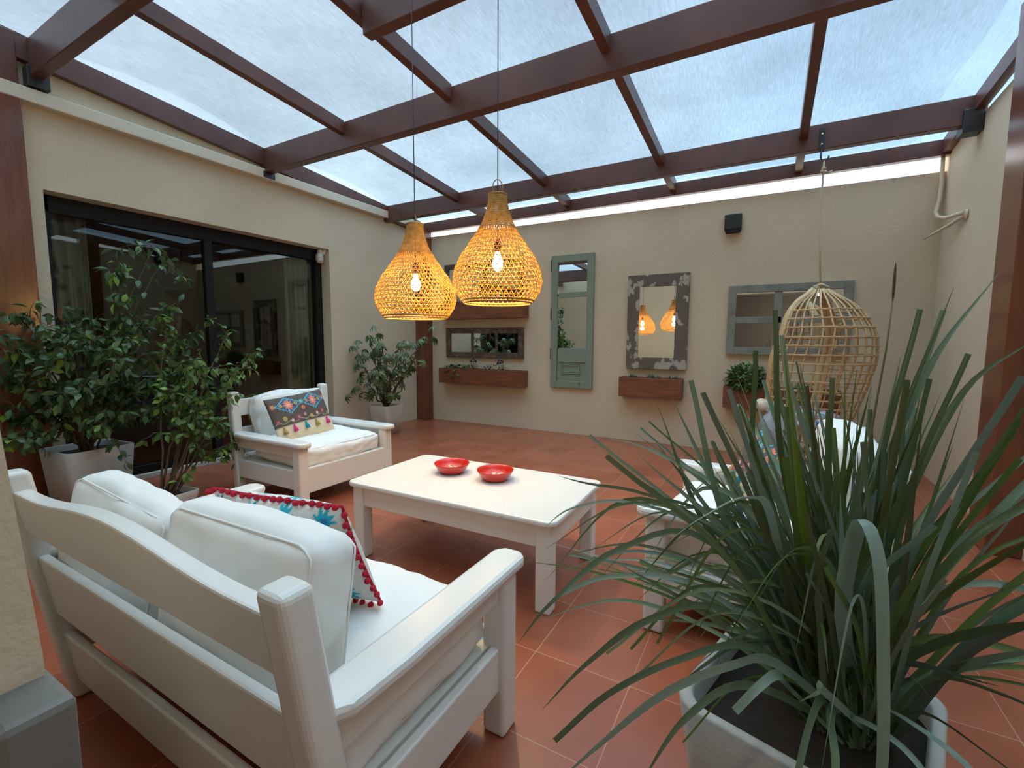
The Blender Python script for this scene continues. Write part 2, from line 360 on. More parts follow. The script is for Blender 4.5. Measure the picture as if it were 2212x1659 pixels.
RL = ('brown rafter over the pendant lamps, first one in from the wall ledge', 'brown rafter running above the two bowls and lamp cords', 'brown rafter meeting the beams between green and peeling mirrors', 'brown rafter ending beside the iron hook')
for x, lb in zip((-3.78, -2.47, -1.1, .19), RL):
    y0 = 1.6 if x < -2.42 else .23
    if x == -3.78 or x == -2.47: y0 = .23
    # notched around the beams: separate spans of the same rafter in one mesh
    b = MB(); T = Matrix.Translation((x-.035, 0, 0)) @ Matrix(((0, 0, 1, 0), (1, 0, 0, 0), (0, 1, 0, 0), (0, 0, 0, 1)))
    cuts = [(.23, 1.42), (1.5, 2.3 if x > -2.42 else 3.29)] if x < -2.42 else [(.23, 2.3)]
    cuts += [(2.38, 3.29)] if x > -2.42 else []
    cuts += [(3.39, 5.2), (5.29, 5.95)]
    for a, c in cuts:
        b.prism([(a, roof(a)-.125), (c, roof(c)-.125), (c, roof(c)-.004), (a, roof(a)-.004)], .07, T, .003)
    b.build('rafter', M_brown, label=lb, cat='rafter', group=GR)
slopebeam('trim_4', XL+.001, XL+.065, .23, 5.95, .185, None, None)
slopebeam('trim_5', XR-.065, XR-.001, .23, 5.95, .135, None, None)
for n in ('trim_4', 'trim_5'): bpy.data.objects[n]['kind'] = 'structure'
# sheets
b = MB(); xs = [XL-.25, -3.78, -2.47, -1.1, .19, XR+.3]
for x0, x1 in zip(xs, xs[1:]):
    T = Matrix.Translation((x0+.003, 0, 0)) @ Matrix(((0, 0, 1, 0), (1, 0, 0, 0), (0, 1, 0, 0), (0, 0, 0, 1)))
    b.prism([(-.1, roof(-.1)), (6.06, roof(6.06)), (6.06, roof(6.06)+.006), (-.1, roof(-.1)+.006)], x1-x0-.006, T)
b.build('ceiling', M_sheet, **S)
# milky film laid over the sheets, with scalloped edges
b = MB(); N = 70; vs = []
for i in range(N+1):
    y = .0+5.98*i/N
    def sc_(y, a, c, d): return d*math.sin(PI*(y-a)/(c-a))**.6 if a < y < c else 0
    xl = XL-.02 + sc_(y, 1.6, 3.2, .27) + sc_(y, 3.45, 5.2, .20) + sc_(y, .1, 1.5, .1)
    xr = 1.13 + .05*math.cos((y-4.3)*2.2) + .10*max(0, y-4.9)
    vs.append((b.bm.verts.new((xl, y, roof(y)+.012)), b.bm.verts.new((xr, y, roof(y)+.012))))
for i in range(N): b.bm.faces.new((vs[i][0], vs[i][1], vs[i+1][1], vs[i+1][0]))
film = b.build('roof_film', M_film, label='milky plastic film spread over the clear roof sheets', cat='film')
# posts
MB().box((XL, 1.08, 0), (XL+.1, 1.355, 3.13), .008).build('wall_post', M_post, label='dark red brown post against the wall behind the ficus plants', cat='post')
MB().box((XL, 1.08, 3.235), (XL+.07, 1.36, roof(1.2)-.02), .008).build('wall_post', M_brown, label='short brown post piece standing on the ledge under the roof', cat='post')
MB().box((XL+.001, 5.865, 0), (XL+.225, YB-.001, 3.125), .006).build('corner_post', M_post, label='brown wooden post in the corner behind the umbrella plant', cat='post')
MB().box((XR-.17, 3.86, 0), (XR-.001, 4.15, 3.39), .008).build('wall_post', M_post, label='tall glossy red brown post beyond the big grassy plant', cat='post')
# beam brackets
MB().box((XR-.13, 5.17, 3.02), (XR-.0, 5.32, 3.2), .006).build('beam_bracket', M_dark, label='black metal bracket holding the beam end at the wall by the drooping pipe', cat='bracket')
MB().box((XL, 3.27, 3.14), (XL+.09, 3.41, 3.21), .006).build('beam_bracket', M_dark, label='dark metal bracket under the middle beam end on the ledge', cat='bracket')
MB().box((XL, 1.40, 3.25), (XL+.10, 1.53, 3.40), .006).build('beam_bracket', M_dark, label='dark metal bracket under the beam end near the short post', cat='bracket')
# ------------------------------------------------------------ white wooden seats
def wavy(W, z0, zl, hump, n=24):
    top = []
    for i in range(n+1):
        t = i/n; s = abs(2*t-1)
        top.append((-W/2+W*t, zl + hump*(.5+.5*math.cos(PI*min(1, s*1.25)))))
    return [(-W/2, z0), (W/2, z0)] + top[::-1]
def make_seat(name, label, cat, loc, rz, W, D, arm, rake, H=.88, group=None):
    t = thing(name, label, cat, loc, rz, group)
    yb = -D/2+.03
    yz = lambda z: yb + rake*(H-z)
    for s in (-1, 1):
        x = s*(W/2-.042)
        b = MB(); p = Vector((x, yz(0), 0)); q = Vector((x, yz(H), H))
        bb = bmesh.new(); bmesh.ops.create_cube(bb, size=1)
        for v in bb.verts:
            z = (v.co.z+.5)*H; v.co = Vector((x+v.co.x*.08, yz(z)+v.co.y*.075, z))
        bmesh.ops.bevel(bb, geom=list(bb.edges), offset=.019, segments=4, affect='EDGES', profile=.5)
        b.add(bb); b.build('back_post', M_white, t, True)
        MB().box((s*(W/2)-(.085 if s > 0 else 0), D/2-.09, 0), (s*(W/2)+(.085 if s < 0 else 0), D/2, arm-.04), .015, 3).build('leg', M_white, t, True)
        # arm plank: narrow at the back post, wider and rounded at the front
        x0, x1 = sorted((s*(W/2-.10), s*(W/2+.02))); ya, yf = yz(arm)-.0, D/2+.045
        xo, xi = (x1, x0) if s > 0 else (x0, x1)
        pl = [(xi, ya+.05), (xi-(-s)*.0, yf-.03), (xi+s*.03, yf), (xo-s*.03, yf), (xo, yf-.03), (xo+s*.004, ya+.22), (xo-s*.005, ya+.06), (xo-s*.035, ya+.015), (xi+s*.02, ya+.015)]
        b = MB().prism(pl if s > 0 else pl[::-1], .042, Matrix.Translation((0, 0, arm-.042)), .015)
        b.build('armrest', M_white, t, True)
        xx = s*(W/2-.035)
        MB().box((xx-.014, yz(arm)+.03, arm-.125), (xx+.014, D/2-.06, arm-.035), .004).build('arm_rail', M_white, t, True)
        MB().box((xx-.016, yz(.25)+.02, .165), (xx+.016, D/2-.06, .315), .006).build('side_rail', M_white, t, True)
    MB().box((-W/2+.05, D/2-.06, .135), (W/2-.05, D/2-.018, .335), .008).build('front_rail', M_white, t, True)
    MB().box((-W/2+.06, yz(.3)+.02, .29), (W/2-.06, D/2-.06, .312)).build('seat_board', M_white, t, True)
    Ws = W-.10
    sh = Matrix(((1, 0, 0, 0), (0, 1, -rake, 0), (0, 0, 1, 0), (0, 0, 0, 1)))
    def slat(poly, th, nm):
        T = Matrix.Translation((0, yb+rake*H+th/2, 0)) @ sh @ Matrix.Rotation(PI/2, 4, 'X')
        MB().prism(poly, th, T, .007).build(nm, M_white, t, True)
    slat(wavy(Ws, .675, .815, .048), .046, 'top_rail')
    slat([(-Ws/2, .35), (Ws/2, .35), (Ws/2, .575), (-Ws/2, .575)], .03, 'back_slat')
    slat([(-Ws/2, .07), (Ws/2, .07), (Ws/2, .27), (-Ws/2, .27)], .03, 'back_slat')
    return t
sofa = make_seat('sofa', 'white painted wooden two-seat sofa seen from behind, nearest to the camera', 'sofa', (-1.465, .875, 0), 0, 1.53, .84, .60, .15)
chair1 = make_seat('armchair', 'white wooden armchair facing the table, between the ficus and the umbrella plant', 'armchair', (-3.49, 2.63, 0), -PI/2, .97, .93, .545, .06, group='white wooden armchairs')
chair2 = make_seat('armchair', 'white wooden armchair mostly hidden behind the big grassy plant', 'armchair', (.02, 2.50, 0), PI/2-.03, .97, .90, .58, .08, group='white wooden armchairs')

# ------------------------------------------------------------ cushions
def cushion(name, size, loc, rot, m, label, cat, r=.05, bulge=.02, wr=.012, seed=0, group=None, n=26, seam=True, sag=0, under_sag=0):
    """boxy cushion with rounded edges, puffed faces, wrinkles and a piping seam"""
    hx, hy, hz = (s/2 for s in size)
    bm = bmesh.new(); bmesh.ops.create_cube(bm, size=2); bmesh.ops.subdivide_edges(bm, edges=list(bm.edges), cuts=n, use_grid_fill=True)
    for v in bm.verts:
        p = Vector(v.co); q = Vector((p.x*hx, p.y*hy, p.z*hz))
        i = Vector([max(-(h-r), min(h-r, c)) for c, h in zip(q, (hx, hy, hz))]); d = q-i
        if d.length > 1e-6: q = i + d.normalized()*min(r, max(d.length, r*.999))
        u, vv, ww = p
        bx = (1-vv*vv)*(1-ww*ww); by = (1-u*u)*(1-ww*ww); bz = (1-u*u)*(1-vv*vv)
        q.x += math.copysign(bulge*.6*bx, u)*(abs(u)**3); q.y += math.copysign(bulge*.8*by, vv)*(abs(vv)**3); q.z += math.copysign(bulge*bz**.7, ww)*(abs(ww)**3)
        if sag and ww > 0: q.z -= sag*(1-bz)*.5
        nn = noise.fractal(q*5+Vector((seed*7.3, seed, 0)), 1, 2, 4)
        n3 = noise.noise(Vector((q.x*3+seed, q.y*14, q.z*14)))
        dirn = d.normalized() if d.length > 1e-6 else (q.normalized() if q.length else Vector((0, 0, 1)))
        q += dirn*(nn*wr + n3*wr*.5*(1-abs(ww)))
        v.co = q
    b = MB(); b.add(bm)
    T = Matrix.Translation(loc) @ Euler(rot).to_matrix().to_4x4()
    o = b.build(name, m, smooth=True); o.matrix_world = T; ORG[o.name] = T
    if seam:
        for zz in (1, -1):
            pts = []
            for k in range(80):
                a = 2*PI*k/80; cx, cy = math.cos(a), math.sin(a); f = 1/max(abs(cx), abs(cy)); f = min(f, 1.25)
                x, y = cx*f*hx, cy*f*hy
                x = max(-(hx-.3*r), min(hx-.3*r, x)); y = max(-(hy-.3*r), min(hy-.3*r, y))
                pts.append((x, y, zz*(hz-.20*r)))
            s_ = MB().tube(pts, .003, 5, closed=True).build('piping', m, None)
            s_.parent = o
    return tag(o, label, cat, group)
GS, GBK = 'white seat cushions', 'white back cushions'
# sofa
cushion('seat_cushion', (.71, .62, .165), (-1.125, .915, .40), (0, 0, .0), M_cloth, 'white seat cushion of the sofa, beside its near armrest', 'cushion', .05, .03, .016, 1, GS)
cushion('seat_cushion', (.66, .62, .165), (-1.815, .915, .40), (0, 0, .0), M_cloth, 'white seat cushion of the sofa, on the side of the ficus', 'cushion', .05, .03, .016, 2, GS)
cushion('back_cushion', (.61, .40, .15), (-1.175, .675, .65), (PI/2-.17, 0, .03), M_cloth, 'white back cushion of the sofa with the pompom pillow leaning on it', 'cushion', .045, .016, .010, 3, GBK)
cushion('back_cushion', (.60, .36, .15), (-1.83, .66, .635), (PI/2-.20, .10, .03), M_cloth, 'white back cushion slumped at the far end of the sofa, near the ficus', 'cushion', .045, .02, .016, 4, GBK)
# armchair by the window
cushion('seat_cushion', (.70, .78, .17), (-3.42, 2.63, .398), (0, .02, 0), M_cloth, 'wrinkled white seat cushion on the armchair near the umbrella plant', 'cushion', .055, .03, .022, 5, GS)
cushion('back_cushion', (.66, .39, .16), (-3.80, 2.62, .655), (PI/2-.14, 0, PI/2), M_cloth, 'white back cushion behind the embroidered pillow on the armchair', 'cushion', .05, .018, .02, 6, GBK)
# armchair behind the plant
cushion('seat_cushion', (.68, .78, .17), (-.06, 2.50, .41), (0, 0, -.03), M_cloth, 'white seat cushion on the armchair behind the grassy plant', 'cushion', .05, .02, .015, 7, GS)
cushion('back_cushion', (.70, .44, .17), (.31, 2.50, .71), (PI/2-.14, 0, -PI/2), M_cloth, 'white back cushion of the armchair behind the grassy plant', 'cushion', .05, .02, .012, 8, GBK)

# ------------------------------------------------------------ throw pillows with woven colour
def flower(u, v, cx, cy, r, petals, c1, c2, ph=0):
    dx, dy = u-cx, v-cy; d = math.hypot(dx, dy); a = math.atan2(dy, dx)
    rr = r*(.78+.22*math.cos(petals*(a+ph)))
    if d < rr*.38: return c2
    if d < rr: return c1
    return None
def emb_chair(u, v, W=1.55):
    """u 0..1 across, v 0..1 up: brown embroidered band on cream"""
    x = u*W; cream = (.72, .62, .44); brown = (.105, .078, .065)
    tq, co, ye, pk, bl, rd, gr = (.10, .50, .56), (.80, .25, .16), (.55, .38, .08), (.80, .38, .42), (.05, .13, .30), (.60, .05, .08), (.20, .32, .12)
    if v < .34: return cream
    if v < .355: return (.35, .30, .22)
    for cx in (W*.30, W*.74):      # two lozenge medallions
        dx, dy = abs(x-cx)/.34, abs(v-.78)/.19; s = dx+dy + .05*math.sin(18*math.atan2(v-.78, x-cx))
        if s < 1.0:
            if s > .90: return tq
            if s > .80: return bl
            f = flower(x, v, cx, .78, .125, 10, co, (.85, .45, .35))
            if f: return f
            for k in (-1, 1):
                f = flower(x, v, cx+k*.19, .79, .05, 6, ye, (.3, .2, .05))
                if f: return f
                f = flower(x, v, cx+k*.03, .78+k*.13, .03, 5, ye, tq)
                if f: return f
            return (.07, .10, .18)
    for cx, c1 in ((.52*W, tq), (.06*W, co), (.96*W, co)):
        f = flower(x, v, cx, .80, .06, 6, c1, ye)
        if f: return f
    f = flower(x, v, W*.52, .66, .055, 8, co, rd)
    if f: return f
    cols = [(rd, pk), (ye, gr), (pk, (.9, .8, .8)), (rd, tq), (pk, rd), (ye, co), (pk, (.9, .8, .8)), (rd, tq), (ye, gr)]
    for i, (c1, c2) in enumerate(cols):
        f = flower(x, v, .08+i*.175, .47+.035*math.sin(i*2.1), .06 if i % 2 else .045, 7, c1, c2)
        if f: return f
    if abs(v-(.42+.02*math.sin(x*22))) < .006: return (.45, .42, .3)
    return brown
def emb_sofa(u, v):
    base = (.74, .73, .68)
    tq, bl, gr, rd, pk = (.02, .45, .58), (.02, .22, .52), (.08, .42, .25), (.55, .02, .06), (.75, .25, .40)
    x, y = u*1.3, v
    for cx, cy, r, c1, c2 in ((.14, .90, .10, tq, bl), (.48, .93, .09, tq, bl), (.82, .90, .10, tq, gr), (1.17, .90, .09, bl, tq), (.25, .55, .16, rd, pk), (.66, .45, .2, tq, pk), (1.05, .55, .16, rd, tq), (1.2, .2, .12, pk, rd), (.2, .15, .12, tq, rd), (.66, .1, .1, rd, gr)):
        f = flower(x, y, cx, cy, r, 9, c1, c2, cx)
        if f: return f
    if abs(y-(.75+.03*math.sin(x*9))) < .012: return gr
    return base
def emb_cool(u, v):
    x = u*1.2; k = int(v*9)
    pal = [(.14, .20, .42), (.60, .55, .62), (.42, .12, .30), (.10, .32, .42), (.62, .58, .60)]
    return pal[(k + int(abs(math.sin(x*14))*1.4)) % 5]
def emb_back(u, v): return (.70, .66, .58)
def pillow(name, w, h, T_, loc, rot, fn, fnb, label, cat='pillow', nx=110, ny=74, group=None, seed=0, pinch=.04, mat_=None):
    """knife-edge pillow, local x across, y up, +z front"""
    bm = bmesh.new(); cl = bm.verts.layers.float_color.new('Col')
    def co(i, j, side):
        u, v = i/nx, j/ny; x, y = 2*u-1, 2*v-1
        th = (max(0, 1-x**2)*max(0, 1-y**2))**.42
        th = th*(1-.18*abs(x*y))
        X = x*w/2*(1-pinch*(1-abs(y))**1*.0 - pinch*(1-x*x)*0) ; Y = y*h/2
        X *= 1-pinch*(1-y*y); Y *= 1-pinch*(1-x*x)
        nn = noise.noise(Vector((x*2.2+seed, y*2.2, side)))*.012 + noise.noise(Vector((x*7+seed, y*5, side)))*.004
        return Vector((X, Y, side*(T_/2*th) + nn*th))
    grid = {}
    for side in (1, -1):
        for i in range(nx+1):
            for j in range(ny+1):
                edge = i in (0, nx) or j in (0, ny)
                if edge and (i, j) in grid: grid[(i, j, side)] = grid[(i, j)]; continue
                v = bm.verts.new(co(i, j, side)); c = (fn if side > 0 else fnb)(i/nx, j/ny); v[cl] = (*c, 1)
                grid[(i, j, side)] = v
                if edge: grid[(i, j)] = v
    for side in (1, -1):
        for i in range(nx):
            for j in range(ny):
                q = [grid[(i, j, side)], grid[(i+1, j, side)], grid[(i+1, j+1, side)], grid[(i, j+1, side)]]
                f = bm.faces.new(q if side > 0 else q[::-1]); f.smooth = True
    me = bpy.data.meshes.new(name); bm.to_mesh(me); bm.free(); me.materials.append(mat_ or M_orn)
    o = bpy.data.objects.new(name, me); C.objects.link(o); T = Matrix.Translation(loc) @ Euler(rot).to_matrix().to_4x4()
    o.matrix_world = T; ORG[o.name] = T
    return tag(o, label, cat, group), co
def child(o, b, name, m, label=None):
    c = b.build(name, m, None); c.parent = o; ORG[c.name] = ORG[o.name]
    if label: c['label'] = label
    return c
TASS = {'pink': (.75, .04, .22), 'blue': (.01, .28, .42), 'gold': (.48, .30, .08)}
def tassel(o, at_, colr, rotdir=(0, -1, 0), L=.062):
    b = MB(); d = Vector(rotdir).normalized(); p = Vector(at_)
    b.tube([p, p+d*.012, p+d*.02, p+d*.035, p+d*L], [.004, .009, .007, .014, .019], 9)
    child(o, b, 'tassel', mat('tassel '+colr, TASS[colr], .9, bump=.8, bscale=150), colr + ' tassel')
def make_emb(loc, rot, label, seed):
    o, co = pillow('embroidered_pillow', .52, .41, .14, loc, rot, emb_chair, emb_back, label, seed=seed, nx=150, ny=110, group='embroidered pillows with tassels')
    for u, c in ((.10, 'gold'), (.26, 'pink'), (.46, 'blue'), (.66, 'gold'), (.87, 'pink')):
        p = co(u*150, .345*110, 1); tassel(o, p+Vector((0, 0, .006)), c, (0, -1, .12))
    return o
make_emb((-3.475, 2.50, .665), (PI/2-.42, -.10, PI/2-.08), 'brown and cream embroidered pillow with tassels on the armchair by the umbrella plant', 1)
make_emb((.00, 2.62, .665), (PI/2-.35, .10, -PI/2+.35), 'bright embroidered pillow with tassels on the armchair behind the grassy plant', 2)
pp, co = pillow('pompom_pillow', .52, .37, .15, (-1.25, .862, .69), (PI/2-.38, .03, PI+.12), emb_sofa, emb_sofa, 'white flowered pillow edged with red pompoms on the sofa', 'pillow', 120, 84, seed=5)
M_red = mat('red wool', (.50, .008, .03), .9, bump=.7, bscale=150)
W_, H_ = 120, 84
edge = [(i, 0) for i in range(0, W_)] + [(W_, j) for j in range(0, H_)] + [(i, H_) for i in range(W_, 0, -1)] + [(0, j) for j in range(H_, 0, -1)]
child(pp, MB().tube([co(i, j, 1) for i, j in edge[::2]], .0045, 6, closed=True), 'red_trim', M_red)
acc = 0; last = None; random.seed(4)
for i, j in edge:
    p = co(i, j, 1)
    if last is not None: acc += (p-last).length
    last = p
    if acc > .030:
        acc = 0; out = Vector((p.x, p.y, 0)); x, y = abs(p.x)/.26, abs(p.y)/.185
        n = Vector((0, math.copysign(1, p.y), 0)) if y > x else Vector((math.copysign(1, p.x), 0, 0))
        q = p + n*.008 + Vector((random.uniform(-.004, .004), 0, random.uniform(-.016, -.008)))
        child(pp, MB().tube([p, q], .002, 4).sphere(q, .0095, 5), 'pompom', M_red)

# ------------------------------------------------------------ coffee table
tb = thing('coffee_table', 'low white painted wooden coffee table in the middle of the patio', 'table', (-1.51, 2.245, 0), .02)
TW, TD, TH = 1.36, .76, .475
def rrect(w, d, r, n=6):
    P = []
    for cx, cy, a0 in ((w/2-r, d/2-r, 0), (-w/2+r, d/2-r, 90), (-w/2+r, -d/2+r, 180), (w/2-r, -d/2+r, 270)):
        for k in range(n+1):
            a = math.radians(a0+90*k/n); P.append((cx+r*math.cos(a), cy+r*math.sin(a)))
    return P
MB().prism(rrect(TW, TD, .05), .03, Matrix.Translation((0, 0, TH-.03)), .009).build('tabletop', M_white, tb, True)
for sx in (-1, 1):
    for sy in (-1, 1):
        MB().box((sx*(TW/2-.07)-.04, sy*(TD/2-.065)-.04, 0), (sx*(TW/2-.07)+.04, sy*(TD/2-.065)+.04, TH-.03), .009).build('leg', M_white, tb, True)
for s in (-1, 1):
    MB().box((-TW/2+.10, s*(TD/2-.05)-.011, TH-.15), (TW/2-.10, s*(TD/2-.05)+.011, TH-.03), .003).build('apron', M_white, tb, True)
    MB().box((s*(TW/2-.05)-.011, -TD/2+.10, TH-.15), (s*(TW/2-.05)+.011, TD/2-.10, TH-.03), .003).build('apron', M_white, tb, True)
M_bowl = mat('red glazed bowl', (.62, .022, .008), .25, coat=.5, var=.15, vscale=14)
def bowl(x, y, label):
    t = thing('bowl', label, 'bowl', (x, y, TH), 0, 'red bowls on the coffee table')
    MB().lathe([(.0, .004), (.055, .0), (.070, .004), (.092, .024), (.106, .050), (.113, .064), (.110, .067), (.105, .063), (.098, .047), (.084, .024), (.064, .011), (0, .010)], 40).build('dish', M_bowl, t, True)
    b = MB()
    for k in range(6):
        a = 2*PI*k/6+.3; T = Matrix.Translation((.023*math.cos(a), .023*math.sin(a), .022)) @ Matrix.Rotation(a, 4, 'Z') @ Matrix.Rotation(-.35, 4, 'Y') @ Matrix.Diagonal((1.7, .8, .45, 1))
        s = bmesh.new(); bmesh.ops.create_uvsphere(s, u_segments=10, v_segments=6, radius=.015)
        for f in s.faces: f.smooth = True
        b.add(s, T)
    b.sphere((0, 0, .021), .008, 6)
    b.build('flower_candle', mat('ivory wax', (.85, .80, .66), .5), t, True, label='small ivory flower in the middle of the bowl')
bowl(-1.735, 2.315, 'red bowl nearer the armchair with the brown pillow')
bowl(-1.415, 2.325, 'red bowl closer to the middle of the coffee table')

# ------------------------------------------------------------ woven pendant lamps
M_weave = mat('woven cane strip', (.72, .44, .12), .55, var=.35, vscale=40, trans=.45)
M_weave2 = mat('darker cane rim', (.42, .23, .08), .6, var=.3, vscale=40, trans=.1)
M_bulb = emission('glowing bulb glass', (1.0, .66, .22), 90)
PROF = [(0, .052), (.06, .054), (.14, .064), (.24, .085), (.34, .118), (.46, .168), (.58, .218), (.70, .250), (.80, .258), (.88, .246), (.95, .220), (1.0, .196)]
def prof(t):
    for (a, r0), (b_, r1) in zip(PROF, PROF[1:]):
        if t <= b_:
            k = (t-a)/(b_-a); k = k*k*(3-2*k)*.35 + k*.65; return r0+(r1-r0)*k
    return PROF[-1][1]
def lamp(x, y, ztop, zbot, label, tilt=0, rot=0, ring=False):
    t = thing('pendant_lamp', label, 'lamp', (x, y, ztop), rot, 'woven pendant lamps over the table')
    H = ztop-zbot
    def P(tt, a, off=0):
        r = prof(tt)+off; return Vector((r*math.cos(a), r*math.sin(a), -H*tt))
    def ribbon(bm, path, wd):
        """flat strip along surface points path[(t, angle, offset)], wd wide"""
        prev = None; m = len(path)
        for i, (tt, a, off) in enumerate(path):
            p = P(tt, a, off); i0, i1 = max(0, i-1), min(m-1, i+1)
            d = P(*path[i1]) - P(*path[i0]); d.normalize()
            nrm = Vector((math.cos(a), math.sin(a), .35 if tt > .8 else -.3)).normalized(); s = d.cross(nrm).normalized()*wd/2
            cur = (bm.verts.new(p-s), bm.verts.new(p+s))
            if prev:
                f = bm.faces.new((prev[0], prev[1], cur[1], cur[0])); f.smooth = True
            prev = cur
    b = MB(); nr = 16
    for k in range(nr):      # horizontal rings, closer together in the neck
        tt = .312+.0423*k
        ribbon(b.bm, [(tt, 2*PI*i/64, .001) for i in range(65)], .0042)
    nd = 46
    for k in range(nd):
        for sgn in (1, -1):
            a0 = 2*PI*k/nd + (0 if sgn > 0 else PI/nd); tw = 1.13
            pts = [(tt, a0+sgn*tw*(tt-.30)/.7, .0025*sgn) for tt in [.28+.71*i/30 for i in range(31)]]
            ribbon(b.bm, pts, .0040)
    # neck: tight upright canes and bands
    for k in range(46):
        a = 2*PI*k/46; ribbon(b.bm, [(.005+.33*i/8, a, 0) for i in range(9)], .0058)
    for k in range(17):
        tt = .012+.295*k/16; ribbon(b.bm, [(tt, 2*PI*i/40, .0015) for i in range(41)], .0046)
    o = b.build('shade', M_weave, t, True)
    md = o.modifiers.new('thick', 'SOLIDIFY'); md.thickness = .0016
    rb = MB()
    for tt, rad in ((.975, .006), (.999, .005)):
        rb.tube([P(tt, 2*PI*i/48) for i in range(48)], rad, 6, closed=True)
    rb.tube([P(.0, 2*PI*i/24) for i in range(24)], .005, 6, closed=True)
    rb.build('rim', M_weave2, o, True)
    cb = MB()
    cb.tube([(0, 0, roof(y)-.15-ztop), (0, 0, -H*.42)], .0032, 6)
    cb.build('cord', M_cord, t, True)
    cb = MB().tube([(0, 0, -H*.40), (0, 0, -H*.40-.03), (0, 0, -H*.40-.075)], [.012, .021, .021], 14); so = cb.build('bulb_socket', M_dark, t, True)
    bz = -H*.40-.075
    bl = MB().lathe([(.013, 0), (.016, -.015), (.029, -.05), (.032, -.072), (.024, -.095), (.010, -.105), (0.0005, -.107)], 18, (0, 0, bz)); bl.build('bulb', M_bulb, so, True)
    if ring:
        MB().tube([Vector((.03*math.cos(a), 0, .02+.045*math.sin(a)+.02)) for a in [2*PI*i/20 for i in range(20)]], .003, 6, closed=True).build('cane_loop', M_weave2, t, True)
    else:
        MB().tube([(0.004, 0, -.01), (.010, .004, .02), (.002, .0, .06)], .003, 5).build('cane_loop', M_weave2, t, True)
    ld = bpy.data.lights.new('bulb_light', 'POINT'); ld.energy = 15; ld.color = (1.0, .62, .20); ld.shadow_soft_size = .035
    lo = bpy.data.objects.new('bulb_light', ld); C.objects.link(lo); lo.parent = t; lo.location = (0, 0, bz-.16)
    return t
lamp(-2.0, 2.30, 2.055, 1.462, 'woven cane pendant lamp hanging lower, in front of the corner post', rot=.2)
lamp(-1.385, 2.30, 2.145, 1.535, 'woven cane pendant lamp hanging higher, nearer the green mirror, with a cane loop on top', rot=.9, ring=True)
# ------------------------------------------------------------ things on the mirror wall
def wframe(name, x0, x1, z0, z1, bars, m, label, depth=.045, fw=.07, cat='mirror', panes=None, group=None, tilt=0, extra=None):
    """framed mirror flat on the back wall; bars are (x0,x1,z0,z1) in wall coordinates"""
    k = (YB-depth)/YB; f = lambda x: x*k; g = lambda z: 1.32+(z-1.32)*k
    x0, x1, z0, z1 = f(x0), f(x1), g(z0), g(z1)
    t = thing(name, label, cat, ((x0+x1)/2, YB, z0), 0, group)
    b = MB(); y0, y1 = YB-depth, YB-.002
    for q in ((x0, x0+fw, z0, z1), (x1-fw, x1, z0, z1), (x0+fw, x1-fw, z1-fw, z1), (x0+fw, x1-fw, z0, z0+fw)):
        b.box((q[0], y0, q[2]), (q[1], y1, q[3]), .004)
    for q in bars:
        b.box((f(q[0]), y0+.006, g(q[2])), (f(q[1]), y1, g(q[3])), .003)
    b.build('frame', m, t)
    for i, q in enumerate(panes or [(x0+fw*.8, x1-fw*.8, z0+fw*.8, z1-fw*.8)]):
        if panes: q = (f(q[0]), f(q[1]), g(q[2]), g(q[3]))
        pm = MB().box((q[0], y0+.022, q[2]), (q[1], y0+.028, q[3])); o = pm.build('mirror_glass', M_mirror, t)
    return t, f, g
wframe('framed_mirror', -4.64, -3.20, 1.86, 2.53, [(-3.90, -3.84, 1.9, 2.5)], M_oldb, 'dark wood framed mirror high on the wall, partly behind the pendant lamps', fw=.075)
wframe('framed_mirror', -4.62, -3.19, 1.05, 1.52, [(-4.13, -4.09, 1.1, 1.48), (-3.68, -3.645, 1.1, 1.48)], M_oldb, 'low wide dark wood mirror with three panes above a planter box', fw=.085)
t, f, g = wframe('shutter_mirror', -2.74, -2.11, .655, 2.515, [(-2.62, -2.2, 1.93, 2.0), (-2.62, -2.2, 1.02, 1.22), (-2.62, -2.2, .66, .82)], M_green,
    'tall narrow green shutter with mirror panes and a carved lower panel', fw=.095, panes=[(-2.66, -2.19, 1.98, 2.44), (-2.66, -2.19, 1.2, 1.95)])
gu_ = [c for c in t.children if c.name.startswith('mirror_glass')][0]      # old upper pane leans slightly
ga = Matrix.Translation((0, -.02, .68)) ; gu_.data.transform(Matrix.Translation((0, -.022, 1.53)) @ Matrix.Rotation(-.06, 4, 'X') @ Matrix.Translation((0, .022, -1.53)))
b = MB(); y0 = YB-.045
b.box((f(-2.64), y0+.02, g(.76)), (f(-2.21), YB-.002, g(1.08)))
for i, (dx, yy) in enumerate(((0, .012), (.025, .004), (.05, .010))):
    xa, xb, za, zb = f(-2.58)+dx, f(-2.27)-dx, g(.83)+dx, g(1.01)-dx
    for q in ((xa, xb, zb-.012, zb), (xa, xb, za, za+.012), (xa, xa+.012, za, zb), (xb-.012, xb, za, zb)):
        b.box((q[0], y0+yy, q[2]), (q[1], y0+.03, q[3]), .003)
b.box((f(-2.55), y0+.014, g(.87)), (f(-2.30), y0+.03, g(.97)), .004)
b.build('carved_panel', M_green, t)
for z in (1.05, 1.62, 2.3): MB().box((f(-2.74)-.006, y0-.004, g(z)), (f(-2.74)+.012, y0+.03, g(z)+.16), .002).build('hinge', peel_mat('rusty hinge', (.12, .06, .04), (.05, .035, .03), .45, .6, 20), t)
pmr, _, _ = wframe('framed_mirror', -1.64, -.885, .962, 2.17, [], M_peel, 'mirror in a peeling grey brown wooden frame showing the lamps', fw=.15, depth=.06)
gl_ = [c for c in pmr.children if c.name.startswith('mirror_glass')][0]      # the glass sits a little askew in its old frame
ga = Matrix.Translation((0, -.035, 0)) @ Matrix.Rotation(.04, 4, 'Z') @ Matrix.Translation((0, .035, 0)); gl_.data.transform(ga)
